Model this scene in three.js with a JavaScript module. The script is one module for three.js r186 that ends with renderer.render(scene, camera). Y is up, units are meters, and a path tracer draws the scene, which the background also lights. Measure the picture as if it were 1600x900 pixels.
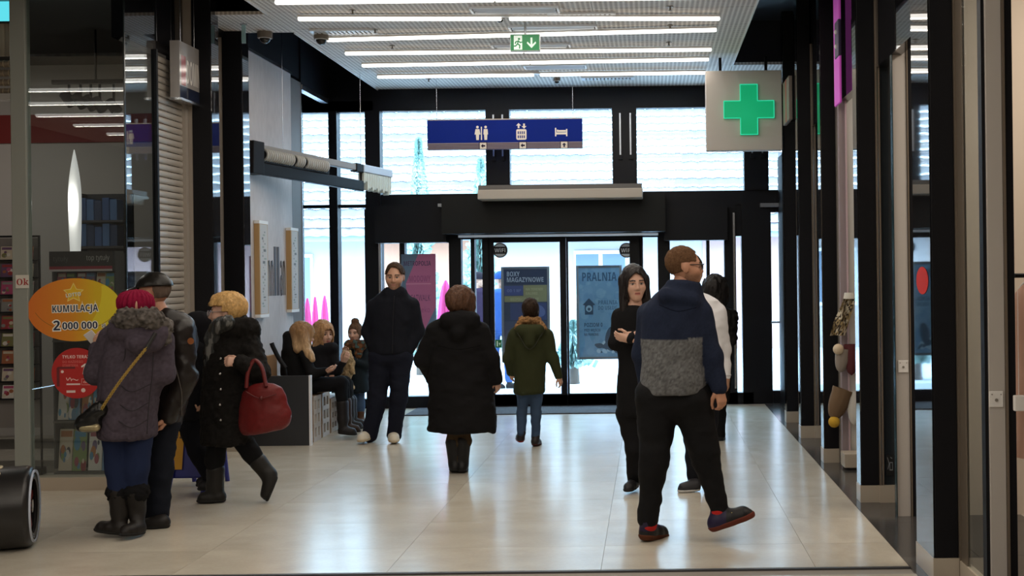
import * as THREE from 'three';
import { RoundedBoxGeometry } from 'three/addons/geometries/RoundedBoxGeometry.js';
import { mergeGeometries } from 'three/addons/utils/BufferGeometryUtils.js';
import { RectAreaLightUniformsLib } from 'three/addons/lights/RectAreaLightUniformsLib.js';

// ---------- camera, sky, exposure ----------
const F = 1800, EYE = 1.63, ROLL = 0.0122, CX = 1015, CY = 430;      // focal length in pixels of a 1600 x 900 frame
const scene = new THREE.Scene();
const camera = new THREE.PerspectiveCamera(2 * Math.atan(450 / F) * 180 / Math.PI, 16 / 9, 0.1, 300);
camera.position.set(0, EYE, 0);
camera.rotation.z = -ROLL;
camera.setViewOffset(1600, 900, 800 - CX, 450 - CY, 1600, 900);
const renderer = new THREE.WebGLRenderer();
renderer.toneMapping = THREE.LinearToneMapping;
renderer.toneMappingExposure = 1.0;
renderer.shadowMap.enabled = true;
RectAreaLightUniformsLib.init();
scene.background = new THREE.Color().setRGB(0.52, 0.77, 1.0);          // overcast winter sky
scene.backgroundIntensity = 11.0;
const LAMP = 20.5, LAMP_COLOR = new THREE.Color(1.0, 0.89, 0.76);

// ---------- helpers ----------
const D = 14.46;                                                      // distance of the entrance front
// a picture point at distance d, as a place in the hall
const at = (px, py, d) => {
  const u = px - CX, v = py - CY;
  return new THREE.Vector3((u - v * ROLL) * d / F, EYE - (v + u * ROLL) * d / F, -d);
};
const AX = (px, py, d) => at(px, py, d).x, AY = (px, py, d) => at(px, py, d).y;
const used = new Map();
const numbered = (n) => { const k = used.get(n) || 0; used.set(n, k + 1); return k ? n + '_' + String(k).padStart(3, '0') : n; };
let seed = 7;
const rnd = () => { seed = (seed * 1664525 + 1013904223) >>> 0; return seed / 4294967296; };
const rr = (a, b) => a + (b - a) * rnd();
const M = (color, roughness = 0.6, o = {}) => new THREE.MeshPhysicalMaterial({ color, roughness, ...o });
const lin = (r, g, b) => new THREE.Color().setRGB(r, g, b);
function tag(o, label, category, group, kind) {
  if (label) o.userData.label = label;
  if (category) o.userData.category = category;
  if (group) o.userData.group = group;
  if (kind) o.userData.kind = kind;
  return o;
}
function thing(name, label, category, p = [0, 0, 0], group) {
  const o = new THREE.Group(); o.name = numbered(name); scene.add(o);
  if (p.isVector3) o.position.copy(p); else o.position.set(...p);
  return tag(o, label, category, group);
}
const setting = (name) => { const o = new THREE.Group(); o.name = numbered(name); o.userData.kind = 'structure'; scene.add(o); return o; };
function mesh(name, geo, m, parent = scene, p) {
  const o = new THREE.Mesh(geo, m); o.name = parent === scene ? numbered(name) : name;
  o.castShadow = o.receiveShadow = true;
  if (p) { if (p.isVector3) o.position.copy(p); else o.position.set(...p); }
  parent.add(o); return o;
}
const unit = new THREE.BoxGeometry(1, 1, 1);
// box between two corners; coordinates are the hall's, also under a group that is only moved
function box(name, x0, x1, y0, y1, z0, z1, m, parent = scene, round = 0) {
  const w = Math.abs(x1 - x0), h = Math.abs(y1 - y0), l = Math.abs(z1 - z0);
  const g = round ? new RoundedBoxGeometry(w, h, l, 2, Math.min(round, w / 2.1, h / 2.1, l / 2.1)) : new THREE.BoxGeometry(w, h, l);
  const q = parent === scene ? new THREE.Vector3() : parent.position;
  return mesh(name, g, m, parent, [(x0 + x1) / 2 - q.x, (y0 + y1) / 2 - q.y, (z0 + z1) / 2 - q.z]);
}
// box whose front is a picture rectangle at distance d
function pbox(name, px0, py0, px1, py1, d, depth, m, parent = scene, round = 0) {
  const xm = (px0 + px1) / 2, ym = (py0 + py1) / 2;
  return box(name, AX(px0, ym, d), AX(px1, ym, d), AY(xm, py1, d), AY(xm, py0, d), -d, -d - depth, m, parent, round);
}
const glassPane = (name, x0, x1, y0, y1, z, m, parent) => box(name, x0, x1, y0, y1, z - 0.005, z + 0.005, m, parent);
function tube(pts, r, seg = 24, radial = 8, closed = false) {
  return new THREE.TubeGeometry(new THREE.CatmullRomCurve3(pts.map((p) => (p.isVector3 ? p : new THREE.Vector3(...p))), closed), seg, r, radial, closed);
}
function rod(a, b, r0, r1 = r0, n = 12) {
  const d = b.clone().sub(a), g = new THREE.CylinderGeometry(r1, r0, d.length(), n);
  g.applyQuaternion(new THREE.Quaternion().setFromUnitVectors(new THREE.Vector3(0, 1, 0), d.clone().normalize()));
  return g.translate((a.x + b.x) / 2, (a.y + b.y) / 2, (a.z + b.z) / 2);
}
// value noise
const hash = (x, y, z) => { let h = Math.imul(x, 374761393) + Math.imul(y, 668265263) + Math.imul(z, 2147483647 ^ 0x5bd1e995) | 0; h = Math.imul(h ^ (h >>> 13), 1274126177); return ((h ^ (h >>> 16)) >>> 0) / 4294967296; };
function n3(x, y, z) {
  const i = Math.floor(x), j = Math.floor(y), k = Math.floor(z); let a = x - i, b = y - j, c = z - k;
  a = a * a * (3 - 2 * a); b = b * b * (3 - 2 * b); c = c * c * (3 - 2 * c);
  const L = (p, q, t) => p + (q - p) * t;
  return L(L(L(hash(i, j, k), hash(i + 1, j, k), a), L(hash(i, j + 1, k), hash(i + 1, j + 1, k), a), b),
    L(L(hash(i, j, k + 1), hash(i + 1, j, k + 1), a), L(hash(i, j + 1, k + 1), hash(i + 1, j + 1, k + 1), a), b), c) * 2 - 1;
}
const fbm = (x, y, z) => n3(x, y, z) * 0.55 + n3(x * 2.1, y * 2.1, z * 2.1) * 0.3 + n3(x * 4.3, y * 4.3, z * 4.3) * 0.15;
function dataTex(n, fn, srgb = true, rx = 1, ry = 1) {
  const a = new Uint8Array(n * n * 4);
  for (let y = 0; y < n; y++) for (let x = 0; x < n; x++) { const c = fn(x / n, y / n), i = (y * n + x) * 4; a[i] = c[0]; a[i + 1] = c[1]; a[i + 2] = c[2]; a[i + 3] = 255; }
  const t = new THREE.DataTexture(a, n, n); t.wrapS = t.wrapT = THREE.RepeatWrapping; t.magFilter = THREE.LinearFilter; t.repeat.set(rx, ry);
  if (srgb) t.colorSpace = THREE.SRGBColorSpace; t.needsUpdate = true; return t;
}
function canvasTex(w, h, draw) {
  const c = document.createElement('canvas'); c.width = w; c.height = h; const g = c.getContext('2d');
  draw(g, w, h); const t = new THREE.CanvasTexture(c); t.colorSpace = THREE.SRGBColorSpace; return t;
}
function print(g, s, x, y, size, color, font = 'sans-serif', bold = true, align = 'left', width) {
  g.font = (bold ? 'bold ' : '') + size + 'px ' + font; g.fillStyle = color; g.textAlign = align; g.textBaseline = 'middle'; g.fillText(s, x, y, width);
}

// ---------- materials ----------
const black = M(lin(0.007, 0.007, 0.009), 0.5, { specularIntensity: 0.35 });
const blackGloss = M(lin(0.010, 0.010, 0.012), 0.03, { ior: 2.2 });
const frameMetal = M(lin(0.006, 0.007, 0.010), 0.42, { specularIntensity: 0.4 });
const bronze = M(lin(0.20, 0.165, 0.13), 0.45, { metalness: 0.5 });
const beigeStone = M(lin(0.46, 0.40, 0.32), 0.35);
const greyPanel = M(lin(0.46, 0.43, 0.40), 0.6);
const white = M(lin(0.75, 0.74, 0.72), 0.45);
const chrome = M(lin(0.55, 0.56, 0.58), 0.25, { metalness: 1 });
const clear = M(lin(0.92, 0.96, 0.97), 0.0, { transmission: 1, thickness: 0, ior: 1.5 });
const gloss = M(lin(0.86, 0.90, 0.90), 0.0, { transmission: 1, thickness: 0, ior: 1.6 });

// ---------- floor ----------
const marble = (s, lo) => dataTex(256, (u, v) => {
  const per = (a, b) => fbm(a * 5 + s, b * 4, s), w = 0.5 - 0.5 * Math.cos(u * 2 * Math.PI), k = per(u, v) * w + per(u + 0.5, v + 0.37) * (1 - w), f = n3(u * 90, v * 90, s) * 3;
  const t = lo + k * 12 + f; return [t + 6, t - 1, t - 16];
});
const floorTiles = [0, 1, 2, 3].map((i) => M(0xffffff, 0.23, { map: marble(3.1 * i + 1, 188 + [0, 4, -4, 2][i]), ior: 1.9 }));
{
  const fl = setting('floor'), grout = M(lin(0.26, 0.24, 0.21), 0.8);
  box('floor_base', -9.5, 4.6, -0.3, -0.012, 7, -D - 0.2, grout, fl);
  const W = 1.19, H = 0.725, geo = new Map();
  for (let i = -5; i < 3; i++) for (let k = -9; k < 21; k++) {
    let x0 = -1.48 + W * i, x1 = x0 + W, d0 = 6.225 + H * (k - 6), d1 = d0 + H;
    if (d0 < 6.378 && d1 > 6.378) { if (d1 - 6.378 > 0.36) d0 = 6.39; else d1 = 6.366; }
    x1 = Math.min(x1, 1.42); d1 = Math.min(d1, D - 0.04); if (x1 - x0 < 0.1 || d1 - d0 < 0.1 || d0 < -5.6) continue;
    const w = x1 - x0 - 0.002, l = d1 - d0 - 0.002, key = w.toFixed(3) + l.toFixed(3);
    if (!geo.has(key)) geo.set(key, new THREE.BoxGeometry(w, 0.012, l));
    mesh('tile', geo.get(key), floorTiles[(i * 7 + k * 3 + 90) % 4], fl, [(x0 + x1) / 2, -0.006, -(d0 + d1) / 2]);
  }
  box('expansion_joint', -7.4, 1.42, -0.012, -0.001, -6.366, -6.39, M(lin(0.05, 0.05, 0.055), 0.5), fl);
  const dark = [0.058, 0.066, 0.05].map((v) => M(lin(v, v * 0.97, v * 0.95), 0.16));
  for (let k = 0; k < 17; k++) {
    const d0 = k * 0.9 - 0.6, d1 = Math.min(d0 + 0.897, D - 0.04);
    box('border_tile', 1.422, 1.86, -0.012, 0, -d0, -d1, dark[k % 3], fl);
    box('border_tile', 1.863, 2.46, -0.012, 0, -d0, -d1, dark[(k + 1) % 3], fl);
  }
  box('shop_floor', 2.463, 4.6, -0.012, 0, 0.6, -D + 0.04, M(lin(0.5, 0.46, 0.4), 0.25), fl);
  box('back_floor', 1.42, 4.6, -0.012, 0, 6, 0.6, M(lin(0.5, 0.46, 0.4), 0.25), fl);
}

// ---------- ceiling ----------
const CEIL = 4.0;
{
  const ce = setting('ceiling'), slab = M(lin(0.02, 0.02, 0.022), 0.8), navy = M(lin(0.012, 0.014, 0.022), 0.5);
  box('ceiling_slab', -9.6, 4.7, CEIL + 0.55, CEIL + 0.75, 7.2, -D - 0.2, slab, ce);
  const perf = dataTex(128, (u, v) => { const a = (u * 16) % 1 - 0.5, b = (v * 16) % 1 - 0.5, h = a * a + b * b < 0.085; const t = 236 + n3(u * 40, v * 40, 2) * 4; return h ? [160, 149, 138] : [t, t - 7, t - 15]; });
  const panelM = M(0xffffff, 0.7, { map: perf, metalness: 0.0 });
  const add = (x0, x1, d0, d1) => {
    const g = new THREE.BoxGeometry(x1 - x0 - 0.005, 0.03, d1 - d0 - 0.005), uv = g.attributes.uv, p = g.attributes.position, n = g.attributes.normal;
    for (let i = 0; i < uv.count; i++) if (Math.abs(n.getY(i)) > 0.5) uv.setXY(i, p.getX(i) * 1.4, p.getZ(i) * 1.4);
    mesh('panel', g, panelM, ce, [(x0 + x1) / 2, CEIL + 0.015, -(d0 + d1) / 2]);
  };
  const xs = [-3.38, -1.93, -0.48, 0.97];
  for (let k = -9; k < 21; k++) { const d0 = 0.3 + k * 0.708, d1 = Math.min(d0 + 0.708, D - 0.02); if (d1 - d0 > 0.05) for (let i = 0; i < 3; i++) add(xs[i], xs[i + 1], d0, d1); }
  add(-4.02, -3.38, 10.28, 10.68); add(-4.02, -3.38, 10.68, 11.05); add(0.97, 1.62, 13.05, 13.75); add(0.97, 1.62, 13.75, D - 0.02);
  for (let k = 0; k < 12; k++) for (let i = 0; i < 3; i++) add(-9.3 + i * 1.7, -7.6 + i * 1.7, -6 + k, -5 + k);
  // sunken dark strips beside the panels
  box('recess_lid', -4.6, -3.38, CEIL + 0.5, CEIL + 0.54, -11.05, -D, navy, ce); box('recess_side', -3.38, -3.36, CEIL + 0.03, CEIL + 0.5, -11.05, -D, navy, ce);
  box('recess_end', -4.6, -3.38, CEIL + 0.03, CEIL + 0.5, -11.03, -11.05, navy, ce);
  box('recess_lid', -9.5, -3.38, CEIL + 0.5, CEIL + 0.54, 7, -10.28, navy, ce); box('recess_side', -3.38, -3.36, CEIL + 0.03, CEIL + 0.5, 7, -10.28, navy, ce);
  box('recess_lid', 0.97, 4.6, CEIL + 0.5, CEIL + 0.54, 7, -13.05, navy, ce); box('recess_side', 0.95, 0.97, CEIL + 0.03, CEIL + 0.5, 7, -13.05, navy, ce);
  box('recess_end', 0.97, 1.62, CEIL + 0.03, CEIL + 0.5, -13.05, -13.07, navy, ce);
  box('edge_trim', -3.385, -3.375, CEIL - 0.012, CEIL + 0.03, -11.05, -D + 0.02, white, ce); box('edge_trim', 0.965, 0.975, CEIL - 0.012, CEIL + 0.03, 7, -13.05, white, ce);
  box('edge_trim', -3.385, -3.375, CEIL - 0.012, CEIL + 0.03, 7, -10.28, white, ce);
}

// ---------- linear lamps under the ceiling ----------
{
  const glow = new THREE.MeshStandardMaterial({ color: 0xffffff, emissive: new THREE.Color(1.0, 0.95, 0.88), emissiveIntensity: 2.2 });
  const words = ['nearest in view, cut by the top edge', 'second in view, split in the middle', 'third in view, behind the green exit sign', 'fourth in view, just below the exit sign', 'fifth in view', 'last one before the entrance'];
  const rows = [[9.65, 9.65], [10.27, 10.46], [11.19, 10.94], [11.87, 11.9], [12.56, 12.44], [13.28, 13.26]];
  for (let k = 1; k < 20; k++) rows.unshift([9.65 - k * 0.71, 9.65 - k * 0.71]);
  rows.forEach(([dl, dr], i) => {
    const v = i - 19, y = 3.95, a = new THREE.Vector3(-3.11, y, -dl), b = new THREE.Vector3(0.67, y, -dr), mid = a.clone().lerp(b, 0.5);
    const t = thing('linear_ceiling_lamp', v < 0 ? 'white linear ceiling lamp nearer than the picture edge' : 'long white linear ceiling lamp, ' + words[v], 'lamp', mid, 'linear lamps across the ceiling');
    t.rotation.y = Math.atan2(dr - dl, 3.78);
    const gap = v === 1 || v === 5 ? 0.035 : 0.004, cut = -1.27 - mid.x;
    const bar = (x0, x1) => { mesh('diffuser', new RoundedBoxGeometry(x1 - x0, 0.03, 0.05, 2, 0.013), glow, t, [(x0 + x1) / 2, 0, 0]); };
    bar(-1.89, cut - gap); bar(cut + gap, 1.89);
    mesh('housing', new THREE.BoxGeometry(3.78, 0.02, 0.04), white, t, [0, 0.026, 0]);
    for (const x of [-1.3, 0.2, 1.3]) mesh('hanger', new THREE.CylinderGeometry(0.004, 0.004, 0.03, 6), chrome, t, [x, 0.045, 0]);
    const l = new THREE.RectAreaLight(LAMP_COLOR, LAMP, 3.74, 0.05); l.position.set(0, -0.022, 0); l.rotation.x = -Math.PI / 2; t.add(l);
  });
  for (let k = 0; k < 9; k++) { // the hall goes on to the left of the viewer
    const t = thing('linear_ceiling_lamp', 'white linear ceiling lamp over the hall left of the viewer', 'lamp', [-6.6, 3.95, 4.2 - k * 1.05], 'linear lamps over the left hall');
    mesh('diffuser', new RoundedBoxGeometry(3.78, 0.03, 0.05, 2, 0.013), glow, t); mesh('housing', new THREE.BoxGeometry(3.78, 0.02, 0.04), white, t, [0, 0.026, 0]);
    const l = new THREE.RectAreaLight(LAMP_COLOR, LAMP, 3.74, 0.05); l.position.set(0, -0.022, 0); l.rotation.x = -Math.PI / 2; t.add(l);
  }
}

// ---------- entrance front ----------
const px = (x, y = 430) => AX(x, y, D), py = (y, x = 800) => AY(x, y, D);
const front = setting('wall_front');
{
  const z0 = -D, z1 = -D - 0.12, f = (n, x0, x1, y0, y1, dz = 0) => box(n, x0, x1, y0, y1, z0 + dz, z1, frameMetal, front);
  f('header', -4.62, 1.95, 3.73, 4.6);
  box('header_left', -4.62, -3.45, 3.72, 3.86, z0, z1, frameMetal, front);
  f('transom_beam', -3.55, 1.95, 2.5, 2.68, 0.02);
  const posts = [[-4.62, px(470, 300)], [px(515, 240), px(528, 240)], [px(572, 240), px(595, 240)], [px(760, 240), px(797, 240)], [px(957, 240), px(995, 240)], [px(1162, 240), px(1200, 240)], [px(1223, 240), 1.95]];
  posts.forEach(([a, b], i) => f('post', a, b, i < 3 ? 0 : 2.68, 3.73, 0.05));
  const bright = M(lin(0.35, 0.38, 0.42), 0.3, { metalness: 1 });
  for (const x of [772, 786, 969, 985, 1174, 1190]) { box('window_strut', px(x - 1, 215), px(x + 1.4, 215), py(246), py(180), z0 + 0.06, z0 + 0.075, bright, front); box('strut_joint', px(x - 2, 250), px(x + 4, 250), py(252), py(245), z0 + 0.05, z0 + 0.08, frameMetal, front); }
  for (const [a, b] of [[2, 3], [3, 4], [4, 5], [5, 6]]) glassPane('pane', posts[a][1], posts[b][0], 2.66, 3.75, -D - 0.06, clear, front);
  for (const [a, b] of [[0, 1], [1, 2]]) {
    glassPane('pane', posts[a][1], posts[b][0], 0.1, 3.75, -D - 0.06, clear, front);
    f('rail', posts[a][1], posts[b][0], AY(520, 325, D), AY(520, 320, D)); f('rail', posts[a][1], posts[b][0], 0, 0.12);
  }
  // door canopy and lower posts
  const cTop = py(308), lowL = AY(640, 380, D), lowR = AY(1100, 376, D), cen = py(366);
  box('canopy_fascia', px(700), px(1040), cen, cTop, z0 + 0.4, z1, M(lin(0.008, 0.009, 0.009), 0.5, { specularIntensity: 0.4 }), front);
  box('canopy_wing', px(592), px(702), lowL, AY(640, 322, D), z0 + 0.2, z1, frameMetal, front);
  box('canopy_wing', px(1038), px(1136), lowR, AY(1100, 322, D), z0 + 0.2, z1, frameMetal, front);
  f('canopy_back', px(592), px(1205), AY(900, 372, D), 2.55);
  const bottom = AY(850, 617, D), thr = (a, b) => f('threshold', a, b, 0, bottom, 0.02);
  thr(px(590), px(1175));
  const low = [[572, 597], [626, 634], [703, 722], [737, 743], [755, 766], [1001, 1006], [1029, 1048], [1105, 1110], [1133, 1151], [1160, 1206]];
  for (const [a, b] of low) f('post', px(a, 500), px(b, 500), 0, 2.5, 0.02);
  for (let i = 0; i < low.length - 1; i++) if (i !== 4) glassPane('pane', px(low[i][1], 500), px(low[i + 1][0], 500), bottom, 2.2, -D - 0.05, clear, front);
  box('chrome_strip', px(594, 470), px(598, 470), 0.2, 2.45, z0 + 0.04, z0 + 0.06, chrome, front); box('chrome_strip', px(1146, 470), px(1149, 470), 0.2, 2.4, z0 + 0.04, z0 + 0.06, chrome, front);
  // side door at the right
  const d3 = setting('door_3');
  box('door_frame', px(1206, 470), px(1223, 470) + 0.2, 2.4, 2.5, z0 + 0.02, z1, frameMetal, d3); box('door_frame', px(1206, 470), px(1223, 470) + 0.2, 0, AY(1214, 610, D), z0 + 0.02, z1, frameMetal, d3);
  box('door_frame', px(1223, 470) + 0.08, px(1223, 470) + 0.2, 0.2, 2.4, z0 + 0.02, z1, frameMetal, d3);
  glassPane('pane', px(1206, 470), px(1223, 470) + 0.08, 0.2, 2.42, -D - 0.05, clear, d3);
  mesh('door_handle', rod(new THREE.Vector3(px(1203), AY(1210, 503, D), -D + 0.07), new THREE.Vector3(px(1228), AY(1210, 503, D), -D + 0.07), 0.014), chrome, d3);
  box('door_closer', px(1188), px(1222), AY(1205, 324, D), AY(1205, 318, D), z0 + 0.02, z0 + 0.1, bright, d3);
  box('sensor', AX(690, 323, D), AX(706, 323, D), AY(698, 325, D), AY(698, 320, D), z0 + 0.22, z0 + 0.26, bright, front);
  box('track_light_strip', px(724, 368), px(1028, 368), py(372), py(368.5), z0 + 0.36, z0 + 0.39, M(lin(0.4, 0.5, 0.62), 0.3, { metalness: 0.6 }), front);
  // two glazed sliding leaves
  [[765, 886, 773, 876], [886, 1003, 889, 985]].forEach(([a, b, ga, gb], i) => {
    const dr = setting('door_' + (i + 1)), zz = -D + 0.02, top = AY(880, 371, D), gt = AY(880, 378, D), gb2 = AY(880, 615, D);
    box('stile', px(a, 500), px(ga, 500), 0.02, top, zz, zz - 0.05, frameMetal, dr); box('stile', px(gb, 500), px(b, 500) - 0.004, 0.02, top, zz, zz - 0.05, frameMetal, dr);
    box('rail', px(ga, 500), px(gb, 500), gt, top, zz, zz - 0.05, frameMetal, dr); box('rail', px(ga, 500), px(gb, 500), 0.02, gb2, zz, zz - 0.05, frameMetal, dr);
    glassPane('pane', px(ga, 500), px(gb, 500), gb2, gt, zz - 0.025, clear, dr);
    const wifi = canvasTex(128, 128, (g) => { g.fillStyle = '#b9c4cc'; g.fillRect(0, 0, 128, 128); g.fillStyle = '#10141c'; g.beginPath(); g.arc(64, 64, 60, 0, 7); g.fill(); g.fillStyle = '#cfd9e0'; g.beginPath(); g.arc(64, 64, 54, 0, 7); g.fill(); g.fillStyle = '#10141c'; g.fillRect(8, 34, 112, 60); print(g, 'WiFi', 64, 65, 46, '#e8eef2', 'sans-serif', true, 'center', 104); });
    const st = mesh('wifi_sticker', new THREE.CircleGeometry(0.095, 32), M(0xffffff, 0.6, { map: wifi }), dr, at(i ? 979 : 781, 391, D - 0.03)); st.position.z = zz - 0.018;
    if (!i) { const ex = canvasTex(64, 64, (g) => { g.fillStyle = '#12703f'; g.fillRect(0, 0, 64, 64); g.fillStyle = '#d8efe0'; g.fillRect(14, 10, 12, 44); g.beginPath(); g.moveTo(34, 26); g.lineTo(56, 26); g.lineTo(45, 50); g.fill(); }); const q = mesh('exit_sticker', new THREE.PlaneGeometry(0.08, 0.1), M(0xffffff, 0.6, { map: ex }), dr, at(779, 537, D)); q.position.z = zz - 0.018; }
  });
}
{ // air curtain above the doors
  const t = thing('air_curtain', 'long beige air curtain box above the entrance doors', 'air curtain', [AX(875, 300, D - 0.45), AY(875, 310, D - 0.45), -D + 0.45]);
  pbox('casing', 746, 295, 1004, 310, D - 0.75, 0.5, M(lin(0.42, 0.38, 0.33), 0.5), t, 0.01);
  pbox('top_grille', 747, 288, 1003, 295, D - 0.7, 0.4, M(lin(0.12, 0.115, 0.11), 0.6), t);
  for (const x of [790, 950]) pbox('bracket', x, 288, x + 8, 308, D - 0.25, 0.27, frameMetal, t);
}
{ // entrance mat
  const tex = dataTex(128, (u, v) => { const t = 62 + n3(u * 60, v * 60, 1) * 22 + ((v * 16) % 1 > 0.5 ? 8 : 0); return [t, t + 2, t + 8]; }, true, 6, 2);
  tag(box('entrance_mat', AX(640, 645, 13.9), AX(1000, 645, 13.9), 0.0005, 0.012, -13.62, -14.38, M(0xffffff, 0.95, { map: tex })), 'dark grey ribbed mat on the floor before the doors', 'mat');
}

// ---------- outside ----------
{
  const gr = setting('ground'); box('snow_ground', -30, 30, -0.6, -0.05, -D - 0.12, -70, M(lin(0.72, 0.75, 0.8), 0.9), gr);
  box('pavement', -12, 12, -0.05, -0.03, -D - 0.12, -17.2, M(lin(0.42, 0.45, 0.5), 0.8), gr);
  const b = thing('house', 'pale pink house with a long tiled roof seen through the entrance glass', 'house', [-1, 0, -26]);
  const wallM = [M(lin(0.52, 0.33, 0.31), 0.9), M(lin(0.50, 0.45, 0.44), 0.9), M(lin(0.58, 0.29, 0.19), 0.9)];
  box('wall', 1.2, 14, -0.1, 2.8, -26, -26.4, wallM[0], b); box('wall', -3.4, 1.2, -0.1, 2.8, -26.02, -26.4, wallM[1], b); box('wall', -6.2, -3.4, -0.1, 2.8, -26, -26.4, wallM[2], b); box('wall', -16, -6.2, -0.1, 2.8, -26.02, -26.4, wallM[1], b);
  box('gutter', -16.2, 14.2, 2.45, 2.62, -25.3, -25.5, M(lin(0.3, 0.36, 0.45), 0.6), b);
  const tileM = [0, 1, 2].map((i) => M(lin(0.25 - i * 0.04, 0.23 - i * 0.035, 0.23 - i * 0.03), 0.85));
  for (let r = 0; r < 22; r++) { // courses of the roof, each wavy
    const n = 360, g = new THREE.PlaneGeometry(30.4, 0.46, n, 1), p = g.attributes.position;
    for (let i = 0; i < p.count; i++) { const top = p.getY(i) > 0, x = p.getX(i); p.setZ(i, 0.035 * Math.abs(Math.sin(x * 10)) + (top ? 0 : 0.07)); }
    g.computeVertexNormals(); g.rotateX(-0.98);
    mesh('tile_course', g, tileM[r % 3], b, [0, 2.62 + r * 0.2335, 0.55 - r * 0.349]);
  }
  for (const [x0, x1] of [[-1.7, -0.5], [-9, -7.6], [4, 5.3], [8, 9.2]]) {
    const w = box('window_frame', x0, x1, 0.9, 2.2, -25.95, -26.02, M(lin(0.85, 0.86, 0.88), 0.6), b);
    for (const s of [-1, 1]) mesh('window_pane', new THREE.BoxGeometry((x1 - x0) / 2 - 0.09, 1.14, 0.02), M(lin(0.16, 0.2, 0.26), 0.05), w, [s * (x1 - x0) / 4, 0, 0.04]);
  }
  const dr = box('house_door', 6.0 - 0.2, 6.9, 0, 2.1, -25.93, -26.0, M(lin(0.55, 0.2, 0.18), 0.6), b); mesh('door_knob', new THREE.SphereGeometry(0.03, 8, 6), chrome, dr, [0.4, 0, 0.05]);
  // trees before the house
  const leafG = new THREE.PlaneGeometry(0.11, 0.05), leafM = M(lin(0.36, 0.52, 0.48), 0.9, { side: THREE.DoubleSide });
  const conifer = (x, z, h, r, label) => {
    const t = thing('conifer_tree', label, 'tree', [x, -0.05, z]);
    mesh('trunk', new THREE.CylinderGeometry(0.04, 0.09, h * 0.9, 8), M(lin(0.12, 0.09, 0.07), 0.9), t, [0, h * 0.45, 0]);
    const parts = [], m4 = new THREE.Matrix4(), q = new THREE.Quaternion(), e = new THREE.Euler();
    for (let i = 0; i < 2600; i++) { const y = Math.pow(rnd(), 0.8), a = rnd() * 6.283, rad = r * (1 - y) * (0.35 + 0.65 * rnd()) * (0.75 + 0.3 * n3(a * 1.5, y * 9, 3)); q.setFromEuler(e.set(rr(-1, 1), a, rr(0.2, 1.2))); m4.compose(new THREE.Vector3(Math.cos(a) * rad, 0.3 + y * (h - 0.3), Math.sin(a) * rad), q, new THREE.Vector3(1.2, 1.2, 1.2)); parts.push(leafG.clone().applyMatrix4(m4)); }
    tag(mesh('foliage', mergeGeometries(parts), leafM, t), null, null, null, 'stuff');
  };
  conifer(AX(655, 300, 20), -20, AY(655, 215, 20), 0.55, 'slim pale conifer seen through the left upper window');
  conifer(AX(752, 300, 22), -22, AY(742, 245, 22), 0.8, 'wider conifer seen behind the blue hanging sign');
  conifer(AX(896, 500, 18), -18, AY(896, 500, 18), 0.35, 'small shrub outside between the two door leaves');
  // closed pink parasols outside
  const pink = M(lin(0.75, 0.06, 0.24), 0.8), parasol = (a, b2, top, bot, d, label) => {
    const c = at((a + b2) / 2, bot, d), tp = AY((a + b2) / 2, top, d), w = (b2 - a) * d / F / 2, t = thing('closed_parasol', label, 'parasol', [c.x, -0.03, -d], 'closed pink parasols outside');
    const pr = []; for (let i = 0; i <= 10; i++) { const k = i / 10; pr.push(new THREE.Vector2(Math.max(0.012, w * (k < 0.12 ? 0.85 + k : Math.pow(1 - (k - 0.12) / 0.88, 0.45))), 0.75 + (tp - 0.72) * k)); }
    const g = new THREE.LatheGeometry(pr, 24), p = g.attributes.position; for (let i = 0; i < p.count; i++) { const an = Math.atan2(p.getZ(i), p.getX(i)), s = 1 + 0.16 * Math.sin(an * 7); p.setX(i, p.getX(i) * s); p.setZ(i, p.getZ(i) * s); } g.computeVertexNormals();
    mesh('canopy', g, pink, t); mesh('pole', new THREE.CylinderGeometry(0.02, 0.02, 0.9, 10), chrome, t, [0, 0.45, 0]); mesh('foot', new THREE.CylinderGeometry(0.06, 0.07, 0.06, 20), greyPanel, t, [0, 0.03, 0]);
  };
  parasol(474, 488, 466, 520, 16.6, 'closed pink parasol outside, leftmost behind the side window');
  parasol(487, 499, 464, 520, 17.0, 'closed pink parasol outside, second behind the side window');
  parasol(501, 515, 462, 520, 17.4, 'closed pink parasol outside, nearest the dark window post');
  parasol(684, 712, 438, 560, 17.0, 'closed pink parasol outside beside the pink poster');
}

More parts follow.
